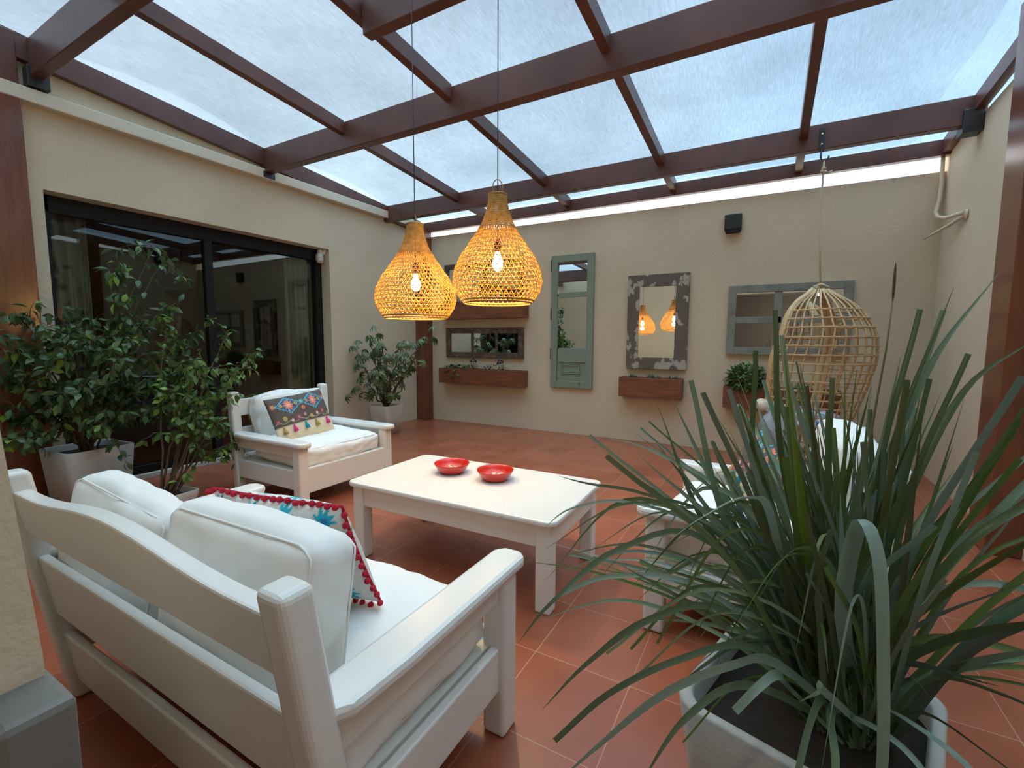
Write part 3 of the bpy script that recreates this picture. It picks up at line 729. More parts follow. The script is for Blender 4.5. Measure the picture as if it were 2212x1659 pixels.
wframe('window_mirror', -.44, .765, 1.17, 1.975, [(.075-.04, .075+.04, 1.2, 1.95), (-.38, .72, 1.535, 1.61)], M_greyp, 'old blue grey window frame with mirror panes behind the hanging chair', fw=.085, depth=.05)

def planter(x0, x1, z0, z1, label, depth=.18, end=False):
    k = (YB-depth)/YB; x0, x1, z0, z1 = x0*k, x1*k, 1.32+(z0-1.32)*k, 1.32+(z1-1.32)*k
    t = thing('planter_box', label, 'planter', ((x0+x1)/2, YB, z0), 0, 'wooden wall planter boxes')
    y0 = YB-depth; b = MB()
    b.box((x0, y0, z0), (x1, y0+.02, z1), .004); b.box((x0, YB-.02, z0), (x1, YB-.001, z1))
    b.box((x0, y0+.02, z0), (x0+.02, YB-.02, z1)); b.box((x1-.02, y0+.02, z0), (x1, YB-.02, z1)); b.box((x0+.02, y0+.02, z0), (x1-.02, YB-.02, z0+.02))
    if end: b.box((x1-.13, y0-.008, z0), (x1-.004, y0+.0, z1-.005), .002)
    b.build('box', M_box, t)
    MB().box((x0+.02, y0+.02, z0+.02), (x1-.02, YB-.02, z1-.025)).build('soil', M_soil, t)
    return x0, x1, z0, z1
pA = planter(-4.78, -3.19, 1.663, 1.93, 'wooden planter box below the high dark mirror, partly behind a pendant lamp')
pB = planter(-4.78, -3.20, .625, .865, 'long wooden planter box below the three-pane mirror', end=True)
pC = planter(-1.73, -.93, .585, .845, 'short wooden planter box below the peeling framed mirror')
pD = planter(-.45, .72, .53, .79, 'wooden planter box behind the hanging chair, with a bushy plant')

# leaves ------------------------------------------------------
def leaf(bm, cl, p, d, up, L, wd, col, fold=.25, droop=.3, seg=3):
    """pointed leaf from p along d, folded along its midrib"""
    d = d.normalized(); s = d.cross(up)
    if s.length < 1e-4: s = d.orthogonal()
    s.normalize(); n = s.cross(d).normalized()
    prev = None
    shape = {3: [0, .85, .8, 0], 2: [0, 1, 0], 4: [0, .7, 1, .65, 0], 5: [0, .6, .95, .95, .6, 0]}[seg]
    for i, wv in enumerate(shape):
        t = i/seg; c = p + d*(L*t) + n*(-droop*L*t*t); w_ = wd*wv/2
        l_, r_ = c - s*w_ + n*fold*w_, c + s*w_ + n*fold*w_
        cur = [bm.verts.new(l_), bm.verts.new(c), bm.verts.new(r_)] if w_ > 0 else [bm.verts.new(c)]
        for v in cur: v[cl] = (*col, 1)
        if prev:
            if len(prev) == 1: bm.faces.new((prev[0], cur[1], cur[0])); bm.faces.new((prev[0], cur[2], cur[1]))
            elif len(cur) == 1: bm.faces.new((prev[0], prev[1], cur[0])); bm.faces.new((prev[1], prev[2], cur[0]))
            else: bm.faces.new((prev[0], prev[1], cur[1], cur[0])); bm.faces.new((prev[1], prev[2], cur[2], cur[1]))
        prev = cur
    return
def leafbm():
    b = MB(); cl = b.bm.verts.layers.float_color.new('Col'); return b, cl
def smooth(o):
    for p in o.data.polygons: p.use_smooth = True
    return o
def rv(a=1): return Vector((random.uniform(-a, a), random.uniform(-a, a), random.uniform(-a, a)))
def shade(c, lo=.6, hi=1.35):
    k = random.uniform(lo, hi); return (c[0]*k*random.uniform(.85, 1.2), c[1]*k, c[2]*k*random.uniform(.8, 1.2))

def small_plant(kind, x, y, z, label, sc_=1.0, group=None, seed=0):
    random.seed(seed); t = thing('small_plant', label, 'plant', (x, y, z), 0, group); b, cl = leafbm(); st = MB()
    if kind == 'heart':      # trailing heart-leaved plant
        for k in range(46):
            a = random.uniform(0, 2*PI); r = random.uniform(0, .22)*sc_; p = Vector((x+r*math.cos(a)*1.3, y+r*math.sin(a)*.35, z+random.uniform(.0, .09)*sc_))
            if k % 6 == 0: p.z -= random.uniform(.06, .12); p.y -= .085
            d = Vector((math.cos(a), math.sin(a)-.6, random.uniform(-.5, .4)))
            leaf(b.bm, cl, p, d, Vector((0, 0, 1)), .065*sc_, .05*sc_, shade((.08, .16, .04)), seg=4)
            st.tube([(x+r*.3*math.cos(a), y, z), p], .0018, 4)
    elif kind == 'dark':
        for k in range(70):
            p = Vector((x+random.gauss(0, .08), y+random.gauss(0, .03), z+random.uniform(0, .10)*sc_)); leaf(b.bm, cl, p, rv()+Vector((0, -.2, .4)), Vector((0, 0, 1)), .04, .025, shade((.05, .018, .03)), seg=2)
            if k % 5 == 0: st.tube([(x, y, z-.02), p], .0018, 4)
    elif kind == 'tuft':
        for k in range(60):
            a = random.uniform(0, 2*PI); e = random.uniform(.2, 1.4); d = Vector((math.cos(a)*math.cos(e), math.sin(a)*math.cos(e), math.sin(e)))
            leaf(b.bm, cl, Vector((x+random.uniform(-.05, .05), y+random.uniform(-.02, .02), z)), d, Vector((0, 0, 1)), random.uniform(.05, .10)*sc_, .014, shade((.07, .12, .07)), seg=2, droop=.1)
        st.tube([(x, y, z-.03), (x, y, z+.02)], .01, 6)
    elif kind == 'bush':
        for k in range(760):
            d = Vector((random.gauss(0, 1), random.gauss(0, 1), random.gauss(0, 1))).normalized(); r = random.uniform(.55, 1)**.6
            p = Vector((x+d.x*.22*r*sc_, y-.03+d.y*.12*r, z+.10+d.z*.15*r*sc_))
            leaf(b.bm, cl, p, d+rv(.7), Vector((0, 0, 1)), .055*sc_, .042*sc_, shade((.12, .22, .07)), seg=2, fold=.1)
            if k % 14 == 0: st.tube([(x, y, z-.03), p], .003, 5)
    elif kind == 'fern':
        for k in range(90):
            a = random.uniform(0, 2*PI); r = random.uniform(.02, .2)*sc_; p = Vector((x+r*math.cos(a), y+r*.3*math.sin(a), z+random.uniform(-.02, .14)*sc_))
            leaf(b.bm, cl, p, Vector((math.cos(a), math.sin(a), random.uniform(-.6, .5))), Vector((0, 0, 1)), .05, .02, shade((.05, .11, .03)), seg=2)
            if k % 6 == 0: st.tube([(x, y, z-.02), p], .0018, 4)
    if len(st.bm.verts): st.build('stems', M_bark, t)
    else: st.bm.free()
    smooth(b.build('foliage', M_leaf, t)); return t
small_plant('fern', -4.35, 5.94, 1.89, 'leafy plant behind the lamps in the high planter box', 1.2, seed=1)
small_plant('fern', -3.55, 5.94, 1.89, 'small green plant in the high planter box below the higher lamp', .9, seed=2)
small_plant('heart', -4.33, 5.93, .84, 'green leafy plant spilling over the long planter box', 1.1, seed=3)
small_plant('dark', -3.74, 5.94, .84, 'dark purple small plant in the long planter box', 1, seed=4)
small_plant('tuft', -3.32, 5.94, .83, 'tiny pale tuft at the end of the long planter box', .6, seed=5)
for i, (x, s, lb) in enumerate(((-1.52, .9, 'small green tuft at the pendant lamp side of the short planter box'), (-1.27, 1.1, 'tallest small tuft, in the middle of the short planter box'), (-1.0, .9, 'small green tuft at the hanging chair side of the short planter box'))):
    small_plant('tuft', x, 5.94, .825, lb, s, 'small tufts in the short planter box', seed=10+i)
small_plant('bush', -.20, 5.93, .80, 'bushy bright green plant in the planter box beside the hanging chair', 1.0, seed=21)
small_plant('fern', .35, 5.93, .78, 'small green plant in the planter box seen through the hanging chair net', .8, seed=22)
# solar lanterns stuck in the long planter
def lantern(x, z, tilt, label):
    t = thing('solar_lantern', label, 'lantern', (x, 5.93, z), 0, 'black garden lanterns in the long planter box')
    R = Matrix.Translation((x, 5.93, z)) @ Matrix.Rotation(tilt, 4, 'Y')
    def ad(b_): bmesh.ops.transform(b_.bm, matrix=R, verts=b_.bm.verts); return b_
    ad(MB().tube([(0, 0, -.02), (0, 0, .03)], .006, 6)).build('stake', M_dark, t)
    b = MB()
    for k in range(6):
        a = PI/3*k; b.tube([(.022*math.cos(a), .022*math.sin(a), .03), (.045*math.cos(a), .045*math.sin(a), .13)], .003, 4)
    b.lathe([(.001, .028), (.026, .028), (.026, .034), (.001, .034)], 6); b.build('cage', M_dark, t) if False else ad(b).build('cage', M_dark, t)
    ad(MB().lathe([(.001, .19), (.02, .175), (.065, .135), (.065, .128), (.001, .128)], 6)).build('cap', M_dark, t)
lantern(-4.02, .86, .05, 'upright black lantern in the long planter box, under the middle of the mirror')
lantern(-3.48, .86, -.35, 'tilted black lantern in the long planter box beside the dark plant')
MB().box((-3.50, 5.87, .835), (-3.27, 5.99, .848), .004).build('stone_chip', mat('pale stone', (.6, .6, .57), .8), label='flat pale stone lying in the long planter box', cat='stone')
# black wall light and pale bulkhead lamp at the window
wl_ = thing('wall_light', 'small square black wall light high on the mirror wall', 'wall light', (-.425, YB, 2.61))
MB().box((-.515, YB-.075, 2.615), (-.335, YB-.001, 2.785), .008).build('housing', M_dark, wl_)
MB().prism([(-.515, 0), (-.335, 0), (-.355, -.04), (-.495, -.04)], .06, Matrix.Translation((0, YB-.07, 2.615)) @ Matrix.Rotation(PI/2, 4, 'X') @ Matrix.Translation((0, 0, -.06))).build('light_outlet', M_frame, wl_)
bk = thing('bulkhead_lamp', 'small white caged wall lamp at the top of the window reveal', 'wall lamp', (XL, 4.06, 2.39))
MB().tube([(XL-.10, 4.19, 2.49), (XL-.10, 4.17, 2.49)], .045, 12).box((XL-.13, 4.10, 2.44), (XL-.07, 4.19, 2.50), .012).build('base', M_white, bk)
MB().lathe([(.001, -.10), (.028, -.095), (.04, -.06), (.042, 0), (.036, .01), (.001, .01)], 16, (XL-.10, 4.12, 2.44)).build('glass_globe', mat('frosted lamp glass', (.75, .74, .70), .2), bk)
b = MB()
for k in range(6):
    a = PI/3*k; b.tube([Vector((XL-.10+.045*math.cos(a)*q, 4.12+.045*math.sin(a)*q, 2.44+z)) for q, z in ((1, 0), (1, -.06), (.7, -.1), (.1, -.112))], .0035, 5)
b.tube([Vector((XL-.10+.046*math.cos(2*PI*i/16), 4.12+.046*math.sin(2*PI*i/16), 2.40)) for i in range(16)], .0035, 5, closed=True)
b.build('cage', M_white, bk)
# pipe hoses on the right wall
pt = thing('drain_hose', 'pale drooping hose fixed to the wall corner under the roof', 'hose', (XR, 5.9, 2.4))
MB().tube([(1.375, 6.0, 3.12), (1.375, 5.99, 3.0), (1.38, 5.985, 2.85), (1.37, 5.97, 2.68), (1.345, 5.95, 2.57), (1.36, 5.92, 2.515), (1.38, 5.75, 2.47), (1.388, 5.5, 2.44), (1.395, 5.35, 2.42)], .017, 8).build('bent_hose', M_ledge, pt)
MB().tube([(1.405, 5.36, 2.40), (1.36, 5.62, 2.37), (1.31, 5.85, 2.345), (1.28, 5.98, 2.33)], [.016, .014, .012, .007], 8).build('hose_tail', M_ledge, pt)
MB().sphere((1.41, 5.36, 2.41), .035, 8, (.4, 1, 1.3)).build('wall_clip', M_ledge, pt)

# ------------------------------------------------------------ hanging egg chair
EX, EY, EB, ET = .40, 5.12, .20, 1.80
M_iron = M_dark
hk = thing('ceiling_hook', 'black iron hook plate bolted to the roof beam above the hanging chair', 'hook', (.335, 5.19, 3.1))
MB().box((.315, 5.182, 3.06), (.355, 5.199, 3.27), .003).build('plate', M_dark, hk)
for z in (3.12, 3.21): MB().sphere((.335, 5.178, z), .010, 6, (1, .5, 1)).build('bolt', mat('steel bolt', (.5, .48, .42), .35, 1), hk)
MB().tube([(.335, 5.185, 3.08), (.335, 5.18, 3.02)] + [(.365-.03*math.cos(a), 5.18, 3.01-.045*math.sin(a)) for a in [PI*i/10 for i in range(11)]], .007, 7).build('hook', M_dark, hk)
rp_ = thing('rope', 'cream rope with a knot holding up the hanging chair', 'rope', (.36, 5.15, 1.8))
MB().tube([(.362, 5.18, 2.965), (.36, 5.178, 2.7), (.362, 5.16, 2.3), (EX-.005, 5.12, ET+.005)], .0085, 7).build('strand', M_rope, rp_)
MB().sphere((.362, 5.178, 2.90), .022, 6, (1, 1, .8)).sphere((.375, 5.178, 2.87), .018, 6).sphere((.352, 5.17, 2.875), .016, 6).tube([(.365, 5.178, 2.88), (.40, 5.17, 2.855), (.43, 5.17, 2.87)], .009, 6).build('knot', M_rope, rp_)
MB().tube([(EX-.06, 5.12, ET+.03), (EX, 5.10, ET+.05), (EX+.06, 5.11, ET+.015)], .013, 6).sphere((EX-.03, 5.12, ET+.02), .028, 6).build('knot', M_rope, rp_)
eg = thing('hanging_chair', 'pale rattan egg-shaped hanging chair of open netting, suspended near the wall', 'hanging chair', (EX, EY, EB))
EP = [(0, .06), (.04, .20), (.15, .30), (.30, .36), (.45, .395), (.60, .415), (.70, .39), (.82, .335), (.90, .26), (.96, .16), (1, .035)]
def er(t):
    for (a, r0), (b_, r1) in zip(EP, EP[1:]):
        if t <= b_: return r0+(r1-r0)*((t-a)/(b_-a))
    return EP[-1][1]
def ER(t): return sum(er(min(1, max(0, t+d))) for d in (-.03, 0, .03))/3
bdir = math.atan2(-.65, .76); PH = math.radians(122)
def EPt(t, ph):
    a = bdir+ph; r = ER(t); lean = .26*(t-.45) if t < .75 else .078*(1-t)/.25      # leans away from the opening at the top
    return Vector((EX + r*math.cos(a) + lean*math.cos(bdir), EY + r*math.sin(a) + lean*math.sin(bdir), EB+(ET-EB)*t))
b = MB()
nrib = 19
for k in range(1, nrib):
    ph = -PH+2*PH*k/nrib; b.tube([EPt(t/30, ph) + rv(.003) for t in range(0, 31)], .008, 5)
b.build('ribs', M_rattan, eg)
b = MB()
for k in range(17):
    t = .08+.80*k/16; j = random.uniform(-.004, .004)
    for dz in (-.005, .005):
        b.tube([EPt(t, -PH+2*PH*i/40) + Vector((0, 0, dz*math.sin(i*1.4)+j)) + (EPt(t, -PH+2*PH*i/40)-Vector((EX, EY, EB+(ET-EB)*t))).normalized()*.007 for i in range(41)], .0055, 5)
b.build('netting', M_rattan, eg)
for sgn in (-1, 1):
    for off, nm in ((0, 'rim_pole'), (.045, 'rim_pole')):
        MB().tube([EPt(t/30, sgn*(PH-off*2.2)) + Vector((0, 0, .004)) for t in range(0, 31)], .027, 8).build(nm, mat('wrapped rattan pole', (.62, .43, .22), .5, var=.2, vscale=60, bump=.5, bscale=90, stretch=(.2, .2, 3)), eg)
MB().lathe([(.001, 0), (.18, .01), (.28, .04), (.31, .10), (.30, .10), (.27, .05), (.001, .03)], 24, (EX, EY, EB)).build('base_basket', M_rattan, eg)
# cushion and blanket in the chair
o, _ = pillow('striped_cushion', .52, .50, .14, (EX+.03, EY-.03, .60), (.25, .15, .3), emb_cool, emb_cool, 'purple blue patterned cushion in the seat of the hanging chair', 'cushion', 60, 60, seed=8)
M_gry = mat('grey throw', (.33, .33, .36), .95, bump=.6, bscale=60)
b = MB(); n1, n2 = 24, 16; V = []
for i in range(n1+1):
    for j in range(n2+1):
        u, v = i/n1, j/n2; x = -.02+.22*u; h = .62-.02*v*v*8+.02*math.sin(u*14)
        V.append(b.bm.verts.new((-.0+.26*u+.02*math.sin(v*11+u*6), EY-.18-.16*v+.03*math.sin(u*17+v*3), .66 - .34*v**1.5 + .018*math.sin(u*19+v*4) - .05*u)))
for i in range(n1):
    for j in range(n2): f_ = b.bm.faces.new((V[i*(n2+1)+j], V[(i+1)*(n2+1)+j], V[(i+1)*(n2+1)+j+1], V[i*(n2+1)+j+1])); f_.smooth = True
o = b.build('blanket', M_gry, label='grey folded blanket hanging over the lip of the hanging chair', cat='blanket'); o.modifiers.new('t', 'SOLIDIFY').thickness = .02
cushion('head_cushion', (.22, .14, .10), (.03, EY-.10, .70), (.3, .2, .5), mat('cream fleece', (.66, .58, .45), .95, bump=.8, bscale=60), 'small cream cushion beside the grey blanket in the hanging chair', 'cushion', .045, .01, .01, 12, n=10, seam=False)

# ------------------------------------------------------------ potted plants
def square_pot(name, c, w_top, w_bot, h, label, rz=0, m=None, wall=.022, cat='pot', rnd=.05, soil_drop=.05, fold=None):
    t = thing(name, label, cat, c, rz)
    b = MB(); prof_ = [(w_bot, 0), (w_bot+(w_top-w_bot)*.5, h*.5), (w_top, h-.006), (w_top-.01, h), (w_top-2*wall+.01, h), (w_top-2*wall, h-.006), (w_top-2*wall-.01, h-soil_drop-.05)]
    rings = []
    for w_, z in prof_: rings.append([b.bm.verts.new((x, y, z)) for x, y in rrect(w_, w_, rnd*w_/w_top, 5)])
    for A, B_ in zip(rings, rings[1:]):
        n = len(A)
        for k in range(n): b.bm.faces.new((A[k], A[(k+1) % n], B_[(k+1) % n], B_[k])).smooth = True
    b.bm.faces.new(rings[0][::-1]); b.build('pot', m or M_pot, t, True)
    sb = MB(); ws = w_top-2*wall-.004; sb.prism(rrect(ws, ws, rnd*.8, 5), .02, Matrix.Translation((0, 0, h-soil_drop-.02))); sb.build('soil', M_soil, t, True)
    return t
def branch_path(p, q, sag, n=7, wob=.03):
    P_ = []
    for i in range(n+1):
        t = i/n; c = p.lerp(q, t) + Vector((0, 0, sag*math.sin(PI*t)))
        if 0 < i < n: c += rv(wob)
        P_.append(c)
    return P_
def ficus(t, base, tips, nleaf, seed, col, L=.075, sub=5, xmin=XL+.12):
    random.seed(seed); st = MB(); b, cl = leafbm()
    for tip in tips:
        tip = Vector(tip); p0 = base + Vector((random.uniform(-.05, .05), random.uniform(-.05, .05), 0))
        path = branch_path(p0, tip, .12, 10, .018); st.tube(path, [.009-.0068*i/10 for i in range(11)], 6)
        for k in range(sub):
            i = random.randint(4, 10); o_ = path[i]; d = (rv() + Vector((0, 0, .25)) + (path[i]-path[i-1]).normalized()*.6).normalized()
            sl = random.uniform(.12, .30); e = o_+d*sl - Vector((0, 0, sl*.25)); e.x = max(e.x, xmin)
            sp = branch_path(o_, e, .03, 5, .008); st.tube(sp, [.003-.0018*j/5 for j in range(6)], 4)
            for j in range(nleaf):
                s_ = random.uniform(.15, 1)*5; i0 = min(4, int(s_)); q = sp[i0].lerp(sp[i0+1], s_-i0)
                dd = rv() + Vector((0, 0, -.55)); lcol = shade(col, .55, 1.5)
                if random.random() < .08: lcol = (.22, .34, .05)
                st.tube([q, q+dd.normalized()*.016], .0009, 3, cap=False)
                leaf(b.bm, cl, q+dd.normalized()*.015, dd, rv()+Vector((0, 0, 1)), L*random.uniform(.7, 1.15), L*.50, lcol, .3, .35, 4)
        for i in range(5, 11):
            for _ in range(3):
                dd = rv()+Vector((0, 0, -.4)); leaf(b.bm, cl, path[i], dd, Vector((0, 0, 1)), L*random.uniform(.7, 1.1), L*.5, shade(col), .3, .35, 4)
    st.build('branches', M_bark, t); smooth(b.build('foliage', M_leaf, t))
random.seed(3)
f1 = square_pot('potted_ficus', (-4.70, 1.47, 0), .45, .38, .47, 'tall bushy ficus in a pale square pot by the dark window', .1, m=mat('pale grey pot', (.50, .49, .46), .7, bump=.1))
ficus(f1, Vector((-4.66, 1.47, .42)), [(-4.3, 1.85, 2.05), (-4.55, 2.0, 1.95), (-4.55, 1.72, 1.85), (-4.8, 1.55, 1.55), (-4.35, 1.95, 1.60), (-4.5, 1.35, 1.35), (-4.75, 1.2, 1.42), (-4.3, 1.6, 1.25), (-4.45, 2.1, 1.3), (-4.85, 1.1, 1.0), (-4.2, 1.9, 1.05), (-4.6, 1.25, 1.0), (-4.5, 1.7, .95), (-4.3, 1.3, .9), (-4.9, 1.35, 1.25), (-4.32, 1.45, .62), (-4.55, 1.12, .62), (-4.8, 1.1, .72), (-4.25, 1.75, .70), (-4.6, 1.1, 1.25)], 12, 31, (.075, .135, .05), .080, 8)
f2 = square_pot('potted_ficus', (-4.05, 1.72, 0), .32, .28, .13, 'lighter green ficus in a low pot between the sofa and the armchair', .15, m=M_pot)
ficus(f2, Vector((-4.05, 1.72, .09)), [(-4.15, 2.3, 1.35), (-3.95, 2.35, 1.20), (-3.85, 2.2, 1.02), (-3.9, 2.35, .85), (-3.75, 2.0, .70), (-3.85, 2.15, .45), (-4.2, 2.0, 1.1), (-4.2, 2.2, .8), (-4.05, 1.95, .85), (-3.85, 1.9, 1.1), (-4.3, 1.9, 1.5)], 9, 47, (.10, .19, .045), .070, 7)
# umbrella plant (schefflera)
sp_ = square_pot('umbrella_plant', (-4.70, 4.74, 0), .36, .27, .41, 'umbrella plant in a tapered beige pot beside the corner post', .05, m=mat('beige clay pot', (.52, .45, .36), .75, bump=.12))
random.seed(12); st = MB(); b, cl = leafbm(); base = Vector((-4.70, 4.74, .36))
stems = [(-4.70, 4.60, 1.40), (-5.00, 4.50, 1.15), (-4.35, 4.75, 1.32), (-4.05, 4.80, 1.25), (-4.30, 4.55, 1.05), (-4.95, 4.55, .95), (-5.0, 4.45, .62), (-4.7, 4.45, .85), (-4.40, 4.50, .80), (-4.15, 4.7, .95), (-4.55, 4.6, 1.15), (-3.98, 4.85, 1.36), (-4.85, 4.6, 1.3)]
for s_ in stems:
    tip = Vector(s_); path = branch_path(base+rv(.05)*.6, tip, .05, 8, .02); st.tube(path, [.012-.008*i/8 for i in range(9)], 6)
    for i in range(3, 9):
        for _ in range(2 if i > 4 else 1):
            d = (rv() + Vector((0, 0, .35))).normalized(); c = path[i]+d*random.uniform(.10, .19); c.x = max(c.x, XL+.06)
            st.tube([path[i], path[i].lerp(c, .5)+Vector((0, 0, .02)), c], .0028, 4)
            ax = (d+Vector((0, -.2, .6))).normalized(); u_ = ax.orthogonal().normalized(); v_ = ax.cross(u_)
            n_ = random.choice((7, 8, 8, 9)); cc = shade((.12, .17, .075), .6, 1.4)
            for k in range(n_):
                a = 2*PI*k/n_; dd = (u_*math.cos(a)+v_*math.sin(a)) - ax*.25 - Vector((0, 0, .25))
                leaf(b.bm, cl, c, dd, ax, random.uniform(.075, .11), .030, (cc[0], cc[1]*random.uniform(.85, 1.15), cc[2]), .25, .4, 3)
st.build('stems', M_bark, sp_); smooth(b.build('foliage', M_leaf, sp_))

# the big strap-leaved plant in front
BX, BY, BZ = .125, 1.20, .50; CX, CY = .19, 1.26
big = square_pot('strap_leaf_plant', (BX, BY, 0), .46, .34, BZ, 'big strap-leaved grassy plant in a pale square cement pot, closest to the camera', -.27, wall=.026, rnd=.06, soil_drop=.06, m=mat('grey cement pot', (.44, .43, .395), .8, bump=.25, bscale=50, var=.1))
random.seed(77)
b, cl = leafbm()
def blade(pts, wd, col, cut=False, fold=.28, twist=0, w_prof=None, flat=None):
    """strap leaf through control points (Catmull-Rom), folded along the middle"""
    P_ = [Vector(p) for p in pts]; Q = [P_[0]*2-P_[1]] + P_ + [P_[-1]*2-P_[-2]]; path = []
    seg = max(4, int(26/len(P_)))
    for i in range(1, len(Q)-2):
        for k in range(seg):
            t = k/seg; a, b1, c, d = Q[i-1:i+3]
            path.append(.5*((2*b1) + (c-a)*t + (2*a-5*b1+4*c-d)*t*t + (3*b1-a-3*c+d)*t*t*t))
    path.append(P_[-1]); m = len(path); prev = None; s0 = None
    for i, p in enumerate(path):
        d = (path[min(m-1, i+1)]-path[max(0, i-1)]).normalized()
        if s0 is None:
            s0 = d.cross(flat or Vector((0, -.75, .65)))
            if s0.length < .05: s0 = d.cross(Vector((1, 0, 0)))
        s_ = (s0 - d*s0.dot(d)).normalized(); s0 = s_
        if twist: s_ = Matrix.Rotation(twist*i/m, 3, d) @ s_
        n = s_.cross(d); t = i/(m-1)
        w_ = wd*(.75+.25*min(1, t*5))*((1-.28*t) if cut else min(1, (1-t)*2.4+.04))/2
        kc = .62+.5*t; cc = (col[0]*kc, col[1]*kc, col[2]*kc)
        cur = [b.bm.verts.new(p-s_*w_+n*w_*fold), b.bm.verts.new(p), b.bm.verts.new(p+s_*w_+n*w_*fold)]
        for v in cur: v[cl] = (*col, 1)
        if prev:
            b.bm.faces.new((prev[0], prev[1], cur[1], cur[0])); b.bm.faces.new((prev[1], prev[2], cur[2], cur[1]))
        prev = cur
def base_pt():
    a = random.uniform(0, 2*PI); r = .10*math.sqrt(random.random()); return Vector((CX+r*math.cos(a), CY+r*math.sin(a), BZ-.06))
GC = [(.085, .13, .06), (.075, .12, .03), (.12, .17, .11), (.15, .21, .15), (.07, .09, .035)]
# upright and leaning blades
for k in range(185):
    o_ = base_pt(); az = random.uniform(0, 2*PI); lean = math.radians(abs(random.gauss(0, 1))*19+5); lean = min(lean, 1.2)
    L = random.uniform(.55, .95)*(1.0 if lean < .7 else .9)
    d = Vector((math.cos(az)*math.sin(lean), math.sin(az)*math.sin(lean), math.cos(lean)))
    d.x -= .08; d.y += .05
    if d.y < -.45: d.y *= .5; L *= .8
    d.normalize(); h = Vector((d.x, d.y, 0)); bend = L*random.uniform(.02, .10)*(1+2*h.length)
    p1 = o_+d*L*.5+Vector((0, 0, bend*.1)); p2 = o_+d*L+h*bend*.8-Vector((0, 0, bend*.8))
    if p2.y < .30: continue
    blade([o_, p1, p2], random.uniform(.007, .018), shade(random.choice(GC), .8, 1.5), cut=random.random() < .35)
# arching blades that droop outwards, mostly towards the table side
for k in range(80):
    o_ = base_pt(); az = math.radians(random.gauss(175, 55) if k % 3 else random.uniform(0, 360)); L = random.uniform(.35, .78)
    hx, hy = math.cos(az), math.sin(az)
    if hy < 0: hy *= .5
    hgt = random.uniform(.15, .50); end = random.uniform(-.25, .30)
    p = [o_, o_+Vector((hx*L*.28, hy*L*.28, hgt*.8)), o_+Vector((hx*L*.65, hy*L*.65, hgt)), o_+Vector((hx*L*1.0, hy*L*1.0, hgt*.55+end*.4))]
    if p[3].y < .35: continue
    blade(p, random.uniform(.006, .014), shade(random.choice(GC[:4]), 1.0, 1.9), cut=random.random() < .25)
# the leaves that stand out one by one
o_ = Vector((BX-.02, BY+.05, BZ-.05)); lt = (.25, .35, .28); md_ = (.13, .19, .11); dk = (.075, .11, .04); ye = (.14, .21, .02)
def key(pts, wd, col, cut=False, **k): blade([base_pt()]+[Vector(p) for p in pts], wd, col, cut, **k)
key([(.05, 1.22, 1.0), (.01, 1.25, 1.395)], .016, dk, True)
key([(.0, 1.18, .95), (-.025, 1.18, 1.30)], .015, dk, True)
key([(.27, 1.4, 1.0), (.385, 1.5, 1.455)], .014, dk); key([(.26, 1.4, .98), (.375, 1.52, 1.40)], .016, md_, True)
key([(.24, 1.35, .95), (.315, 1.45, 1.40)], .016, dk, True); key([(.3, 1.35, .95), (.40, 1.42, 1.295)], .015, dk, True)
key([(.13, 1.2, .9), (.125, 1.22, 1.17)], .016, dk, True); key([(.09, 1.18, .9), (.03, 1.15, 1.30)], .018, ye)
key([(.25, 1.38, .9), (.35, 1.5, 1.25), (.50, 1.62, 1.5)], .018, md_); key([(.3, 1.4, .9), (.42, 1.5, 1.2), (.55, 1.55, 1.33)], .016, dk)
key([(.40, 1.3, .9), (.62, 1.45, 1.15), (.8, 1.55, 1.28)], .015, md_); key([(.35, 1.2, .9), (.55, 1.3, 1.05), (.7, 1.35, 1.12)], .015, dk)
key([(.23, 1.38, .9), (.235, 1.45, 1.15)], .014, dk, True); key([(-.05, 1.25, .85), (-.23, 1.34, 1.16)], .018, md_)
key([(-.08, 1.22, .8), (-.26, 1.28, 1.15)], .015, dk); key([(-.06, 1.2, .85), (-.17, 1.25, 1.22)], .018, md_, True)
key([(.03, 1.12, .92), (-.02, .98, 1.02), (-.10, .92, .98), (-.16, .90, .92)], .016, lt)             # arch to the left
key([(.15, 1.04, .80), (.16, 1.0, 1.0), (.185, .95, .95), (.20, .93, .75), (.205, .92, .62), (.205, .925, .50)], .030, lt, True, flat=Vector((0, -1, .15)))   # folded hanging leaf
key([(.05, 1.1, .62), (-.03, .93, .70), (-.14, .84, .66), (-.24, .78, .56), (-.33, .76, .44)], .020, lt)
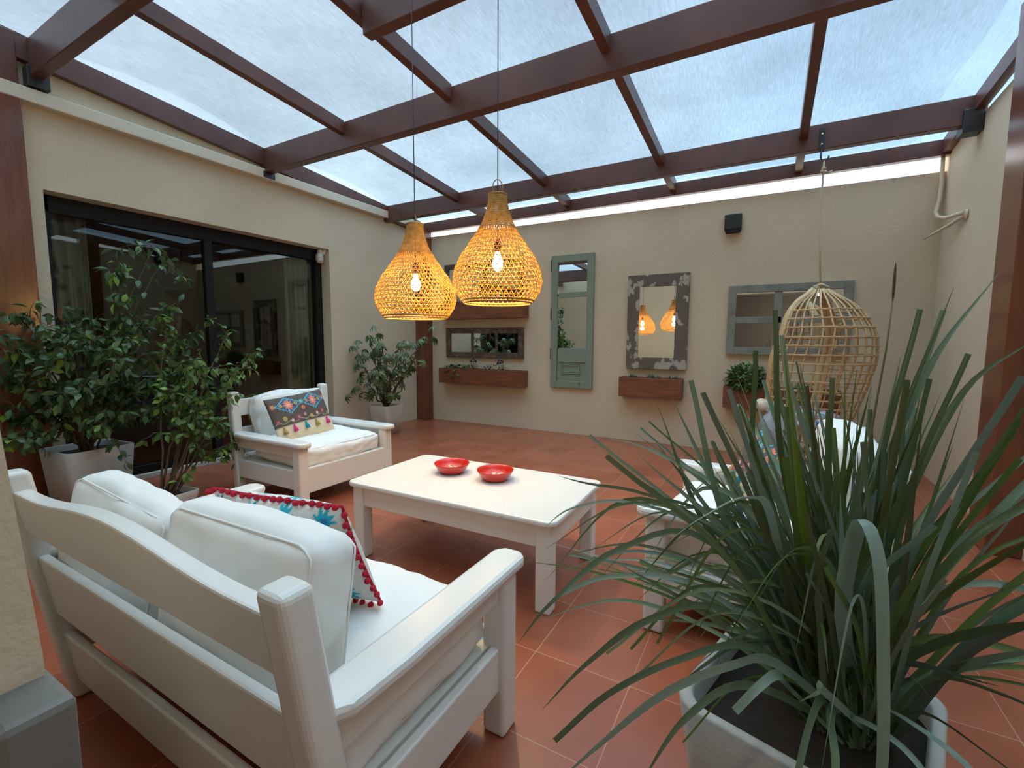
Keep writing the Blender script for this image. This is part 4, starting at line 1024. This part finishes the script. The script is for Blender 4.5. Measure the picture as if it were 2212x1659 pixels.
key([(.0, 1.1, .64), (-.12, .93, .68), (-.25, .86, .60), (-.36, .84, .46)], .016, md_, True)
key([(-.05, 1.15, .68), (-.2, 1.0, .70), (-.32, .92, .60), (-.40, .86, .50)], .016, md_)
key([(-.1, 1.2, .82), (-.3, 1.1, .80), (-.42, .95, .70), (-.50, .93, .58)], .015, md_); key([(-.05, 1.2, .85), (-.24, 1.1, .95), (-.36, 1.02, .98), (-.42, .98, 1.0)], .008, md_)
key([(-.08, 1.25, .80), (-.3, 1.22, .88), (-.45, 1.15, .86), (-.52, 1.1, .80)], .008, lt); key([(-.05, 1.25, .9), (-.25, 1.25, 1.02), (-.38, 1.2, 1.06)], .009, lt)
key([(-.1, 1.15, .72), (-.3, 1.05, .75), (-.42, .98, .70)], .014, lt, True); key([(.0, 1.0, .62), (-.1, .85, .62), (-.17, .78, .5)], .016, md_)
key([(.12, 1.02, .62), (.08, .86, .60), (.06, .78, .45)], .018, md_, True); key([(.14, 1.02, .60), (.13, .86, .62), (.12, .78, .48)], .018, md_)
key([(.25, 1.05, .62), (.33, .95, .62), (.38, .9, .5), (.40, .88, .40)], .020, lt); key([(.22, 1.02, .60), (.27, .93, .60), (.30, .90, .50)], .010, lt)
key([(.05, 1.0, .66), (.02, .90, .70), (-.02, .86, .66)], .020, lt, True); key([(.12, 1.0, .66), (.11, .92, .71), (.08, .90, .69)], .016, lt)
key([(.35, 1.25, .8), (.55, 1.25, .82), (.7, 1.2, .78)], .014, lt); key([(.3, 1.2, .7), (.5, 1.2, .72), (.65, 1.15, .66)], .014, (.13, .19, .06))
smooth(b.build('foliage', M_leaf, big))
sb = MB(); sb.tube([(.15, 1.25, .48), (.22, 1.38, 1.0), (.255, 1.44, 1.30), (.262, 1.45, 1.42)], [.0035, .003, .0022, .002], 6).build('flower_stalk', mat('brown green stalk', (.12, .10, .04), .6), big)
MB().lathe([(.0005, 0), (.0028, .02), (.0034, .05), (.0024, .085), (.0005, .10)], 10, (.262, 1.45, 1.415)).build('seed_pod', mat('dark seed pod', (.07, .04, .03), .6), big)
